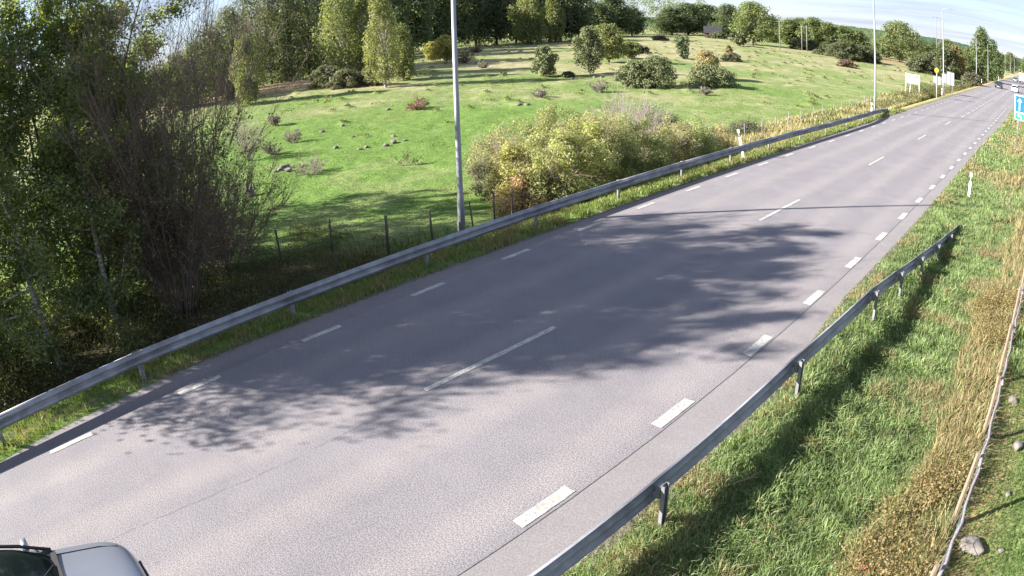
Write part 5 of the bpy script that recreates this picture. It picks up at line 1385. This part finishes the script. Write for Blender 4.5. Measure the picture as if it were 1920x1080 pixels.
cols[isdry] = palette(r, isdry.sum(), GDRY, .3)
hh = (.13 + .12 * np.clip(n2 + .5, 0, 1) + .05 * np.clip(n1, 0, 1)) * np.clip(dx / .8 + .35, .35, 1)
o = blades('verge_grass', P, hh, .009 + .0006 * P[:, 1], cols, 31, .7); tag(o, 'tufty green grass of the verge between right rail and wooden fence', 'grass', kind='stuff')
# tall dry grass strip along the wooden fence
n = 30000
P = rand_region(r, n, lambda y: -1.15 + .5 * fbm(y * .45, y * 0 + 3, 2) + .025 * y, lambda y: 0.10 + .02 * np.maximum(y - 12, 0), 3.0, 30, 1.45)
n1 = fbm(P[:, 0] * 1.4, P[:, 1] * 1.4, 3)
k = r.random(n) < np.clip(.62 + 1.4 * n1, .05, 1); P = P[k]
cols = palette(r, len(P), GDRY + [(.40, .31, .16)], .3); g = r.random(len(P)) < .2; cols[g] = palette(r, g.sum(), GC, .3)
o = blades('dry_grass', P, .42, .010 + .0006 * P[:, 1], cols, 33, .55); tag(o, 'tall bleached grass leaning along the wooden fence', 'dry grass', kind='stuff')
# seeding weeds: stems with curled brown and yellowish leaves
n = 26000
cl = r.random((150, 2)); cl = np.stack([-1.05 + .98 * cl[:, 0] + .0 * cl[:, 1], 3.6 + 13.5 * cl[:, 1] ** 1.1], -1)
cl = cl[fbm(cl[:, 0] * .5, cl[:, 1] * .35, 2) > -.12]
idx = r.integers(0, len(cl), n); P3 = np.stack([cl[idx, 0], cl[idx, 1], 0 * cl[idx, 0]], -1) + r.normal(size=(n, 3)) * np.array([.14, .2, 0])
P3[:, 2] = tz(P3[:, 0], P3[:, 1]) + .08 + .42 * r.random(n) ** .8
wp = [(.30, .22, .11), (.20, .13, .08), (.34, .29, .12), (.14, .10, .06), (.15, .16, .06)]
v, f, c = leaf_quads(r, P3, .021, palette(r, len(cl), wp, .4)[idx] * .5 + palette(r, n, wp, .4) * .5, .2, .55)
o = link('weeds', mesh_np('weeds', v, f, np.full(n, 4), LEAF, c)); tag(o, 'withered brown and yellow weeds in the dry grass by the wooden fence', 'weeds', kind='stuff')
# broad-leaved green weeds in the shade of the rail
n = 9000
cl = np.stack([-3.3 + 1.9 * r.random(60), 3.4 + 15 * r.random(60) ** 1.2], -1); idx = r.integers(0, 60, n)
P3 = np.stack([cl[idx, 0], cl[idx, 1], 0 * cl[idx, 0]], -1) + r.normal(size=(n, 3)) * np.array([.12, .14, 0]); P3[:, 2] = tz(P3[:, 0], P3[:, 1]) + .03 + .15 * r.random(n)
v, f, c = leaf_quads(r, P3, .024, palette(r, n, [(.07, .12, .03), (.10, .15, .045), (.05, .09, .03)], .3), .1, .45)
o = link('broadleaf_weeds', mesh_np('broadleaf_weeds', v, f, np.full(n, 4), LEAF, c)); tag(o, 'low broad-leaved weeds scattered in the verge grass', 'weeds', kind='stuff')
# red leaves
P3 = np.array([(-.72 + .15 * r.normal(), 6.25 + .16 * r.normal(), 0) for _ in range(18)]); P3[:, 2] = tz(P3[:, 0], P3[:, 1]) + .30 + .12 * r.random(18)
v, f, c = leaf_quads(r, P3, .030, palette(r, 18, [(.50, .06, .05), (.42, .12, .07)], .2), 0, .6)
o = link('red_leaved_weeds', mesh_np('red_leaved_weeds', v, f, np.full(18, 4), LEAF, c)); tag(o, 'few bright red leaves of a weed in the dry grass at lower right', 'red weeds', kind='stuff')
# beyond the wooden fence: cropped grass
n = 60000
P = rand_region(r, n, lambda y: .16 + 0 * y, lambda y: 2.2 + .04 * y, 4.5, 26, 1.5)
n1 = fbm(P[:, 0] * 1.1, P[:, 1] * 1.1, 3); cols = palette(r, n, [(.085, .150, .036), (.062, .112, .028), (.115, .165, .050)], .3) * (1 + .7 * n1[:, None])
o = blades('paddock_grass', P, .07, .010 + .0005 * P[:, 1], cols, 35, .7); tag(o, 'short mossy grass beyond the wooden fence at the right border', 'grass', kind='stuff')
# far part of the right verge
n = 60000
P = rand_region(r, n, lambda y: road_right(y) + .03, lambda y: 2.5 + .05 * y, 26, 150, 1.8)
n1 = fbm(P[:, 0] * .5, P[:, 1] * .25, 3); dx = P[:, 0] - road_right(P[:, 1])
isdry = r.random(n) < np.clip(.12 + .8 * smooth(0, .5, n1 + .25 * smooth(1.2, 3.5, dx)), 0, 1)
cols = palette(r, n, GC, .3); cols[isdry] = palette(r, isdry.sum(), GDRY, .3)
o = blades('far_verge_grass', P, .16 + .18 * smooth(1.5, 3.5, dx), .012 + .0012 * P[:, 1], cols, 37, .5); tag(o, 'rough grass on the right verge farther down the road', 'grass', kind='stuff')
# left verge between asphalt and rail and just behind it
n = 130000
P = rand_region(r, n, lambda y: -16.2 + 0 * y, lambda y: np.interp(y, [-14, -1.9, -.8, 2.2, 4.1, 9, 300], [-10.9, -12.2, -12.5, -12.95, -13.05, -13.08, -13.05]), -8, 60, 1.25)
s_ = -P[:, 0] + np.interp(P[:, 1], [-14, -1.9, -.8, 2.2, 4.1, 9, 300], [-10.9, -12.2, -12.5, -12.95, -13.05, -13.08, -13.05]); n1 = fbm(P[:, 0] * .9, P[:, 1] * .9, 3); n2 = fbm(P[:, 0] * 3, P[:, 1] * 3, 2)
k = r.random(n) < np.clip(.75 + n2 + .5 * n1, .1, 1) * np.clip(s_ / .18 + .3, .2, 1); P = P[k]; s_ = s_[k]; n1 = n1[k]; n2 = n2[k]
isdry = r.random(len(P)) < np.clip(.10 + .6 * smooth(.1, .5, n1 + n2) + .7 * smooth(26, 40, P[:, 1]) * smooth(.9, 1.8, s_), 0, 1)
cols = palette(r, len(P), [(.155, .210, .065), (.115, .165, .050), (.205, .240, .085)], .3); cols[isdry] = palette(r, isdry.sum(), GDRY, .25)
o = blades('left_verge_grass', P, .13 + .10 * np.clip(n2 + .5, 0, 1), .012 + .0007 * np.abs(P[:, 1]), cols, 39, .6); tag(o, 'grass strip under and behind the long guard rail', 'grass', kind='stuff')
# long bleached grass along the pasture fence
n = 36000
P = rand_region(r, n, lambda y: -19.0 - .012 * y + 0 * y, lambda y: -15.2 + .0 * y, 28, 96, 1.3)
n1 = fbm(P[:, 0] * .7, P[:, 1] * .3, 3); s_ = -P[:, 0]
k = (r.random(n) < np.clip(.7 + 1.3 * n1, .05, 1)); P = P[k]; n1 = n1[k]
cols = palette(r, len(P), [(.36, .31, .17), (.27, .22, .12), (.42, .37, .23), (.18, .18, .08)], .25)
gr = r.random(len(P)) < smooth(-.15, .3, -n1) * .8 + .4 * smooth(66, 80, P[:, 1]); cols[gr] = palette(r, gr.sum(), [(.10, .13, .045), (.13, .145, .06)], .25)
o = blades('fence_line_grass', P, .32 + .25 * np.clip(n1 + .3, 0, 1) + .35 * smooth(66, 80, P[:, 1]), .02 + .0011 * P[:, 1], cols, 41, .38); tag(o, 'long bleached grass along the pasture fence', 'dry grass', kind='stuff')
# undergrowth below the left trees
n = 52000
P = rand_region(r, n, lambda y: -24.5 + 0 * y, lambda y: -14.6 + 0 * y, -8, 15.5)
n1 = fbm(P[:, 0] * .8, P[:, 1] * .8, 3); k = r.random(n) < np.clip(.5 + 1.4 * n1, .06, 1) * smooth(24.5, 20.5, -P[:, 0] + .4 * P[:, 1]); P = P[k]
cols = palette(r, len(P), [(.055, .060, .030), (.10, .085, .05), (.045, .062, .022), (.14, .115, .065)], .35)
o = blades('undergrowth', P, .30, .016, cols, 43, .6); tag(o, 'dull withered undergrowth below the trees on the left', 'undergrowth', kind='stuff')
n = 52000
cl = np.stack([-23.5 + 7.9 * r.random(230), -6 + 18 * r.random(230) ** 1.3], -1); idx = r.integers(0, 230, n)
P3 = np.stack([cl[idx, 0], cl[idx, 1], 0 * cl[idx, 0]], -1) + r.normal(size=(n, 3)) * np.array([.28, .32, 0]); P3[:, 2] = tz(P3[:, 0], P3[:, 1]) + .05 + 1.15 * r.random(n) ** 1.3 * smooth(8, 2, P3[:, 1])
keep = P3[:, 0] < -14.9; P3 = P3[keep]; idx = idx[keep]
v, f, c = leaf_quads(r, P3, .034, palette(r, 230, [(.09, .12, .045), (.14, .14, .07), (.12, .10, .06), (.06, .09, .035)], .3)[idx], .3, .6)
o = link('saplings', mesh_np('saplings', v, f, np.full(len(P3), 4), LEAF, c)); tag(o, 'leafy saplings and weeds at the foot of the left trees', 'undergrowth', kind='stuff')
# the pasture's sward
n = 200000
azp = np.radians(-86 + 74 * r.random(n)); d = 19 + 61 * r.random(n) ** 1.35
P = np.stack([d * np.sin(azp), d * np.cos(azp)], -1); k = P[:, 0] < -18.0 - .25 * smooth(10, 20, P[:, 1]); P = P[k]; d = d[k]
n2 = fbm(P[:, 0] * 1.1, P[:, 1] * 1.1, 3); k = r.random(len(P)) < np.clip(.42 + 1.5 * n2, .03, 1); P = P[k]; d = d[k]; n2 = n2[k]
cols = ground_colour(P[:, 0], P[:, 1]) * r.uniform(.7, 1.35, (len(P), 1)) * (1 + .3 * n2[:, None]); cols[:, 0] *= r.uniform(.85, 1.3, len(P))
o = blades('pasture_grass', P, (.055 + .05 * np.clip(n2, 0, 1)), .014 + .0008 * d, cols, 45, .6); tag(o, 'short grazed grass of the pasture', 'grass', kind='stuff')
# tussocks on the mounds of the pasture
Q = np.array([(mx + r.normal() * mr * .3, my + r.normal() * mr * .3, math.hypot(mx, my)) for mx, my, mr, mh in MOUNDS for _ in range(26)])
cols = palette(r, len(Q), [(.13, .15, .05), (.22, .18, .10), (.09, .12, .035)], .3)
o = blades('pasture_tussocks', Q[:, :2], .16, .02 + .0012 * Q[:, 2], cols, 47, .6); tag(o, 'rough tussocks on the bumps of the pasture', 'grass', kind='stuff')
# roadside scrub by the signs
n = 14000
cl = np.array([(-16.3, 78, .9), (-17.4, 80, 1.1), (-15.8, 84.5, 1.4), (-15.4, 87.5, 1.5), (-15.6, 91, 1.6), (-15.8, 95, 1.5), (-16.6, 99, 1.5), (-15.6, 103, 1.1), (-15.5, 110, 1.0), (-16.2, 118, 1.2), (-15.6, 128, 1.0), (-17.5, 88, 1.6), (-17.5, 94, 1.8), (-16.2, 72, .7), (-16.5, 66, .7)])
idx = r.integers(0, len(cl), n); P3 = np.stack([cl[idx, 0], cl[idx, 1], 0 * idx], -1) + r.normal(size=(n, 3)) * np.array([.7, 1.4, 0]); P3[:, 2] = tz(P3[:, 0], P3[:, 1]) + cl[idx, 2] * r.random(n) ** .8
v, f, c = leaf_quads(r, P3, .085, palette(r, n, [(.10, .12, .05), (.14, .14, .07), (.17, .14, .08), (.07, .09, .04)], .3), .2, .5)
o = link('roadside_scrub', mesh_np('roadside_scrub', v, f, np.full(n, 4), LEAF, c)); tag(o, 'green and brownish scrub round the signs on the left roadside', 'scrub', kind='stuff')
# low scrub on the right verge farther on
n = 9000
cl = np.stack([-1.2 + 5 * r.random(26), 22 + 50 * r.random(26) ** 1.3], -1); idx = r.integers(0, 26, n)
P3 = np.stack([cl[idx, 0], cl[idx, 1], 0 * idx], -1) + r.normal(size=(n, 3)) * np.array([.45, .6, 0]); P3[:, 2] = tz(P3[:, 0], P3[:, 1]) + .65 * r.random(n)
v, f, c = leaf_quads(r, P3, .045, palette(r, n, [(.07, .10, .04), (.10, .13, .05), (.15, .13, .07)], .3), .2, .5)
o = link('verge_scrub', mesh_np('verge_scrub', v, f, np.full(n, 4), LEAF, c)); tag(o, 'low green scrub in the right verge beyond the rail', 'scrub', kind='stuff')
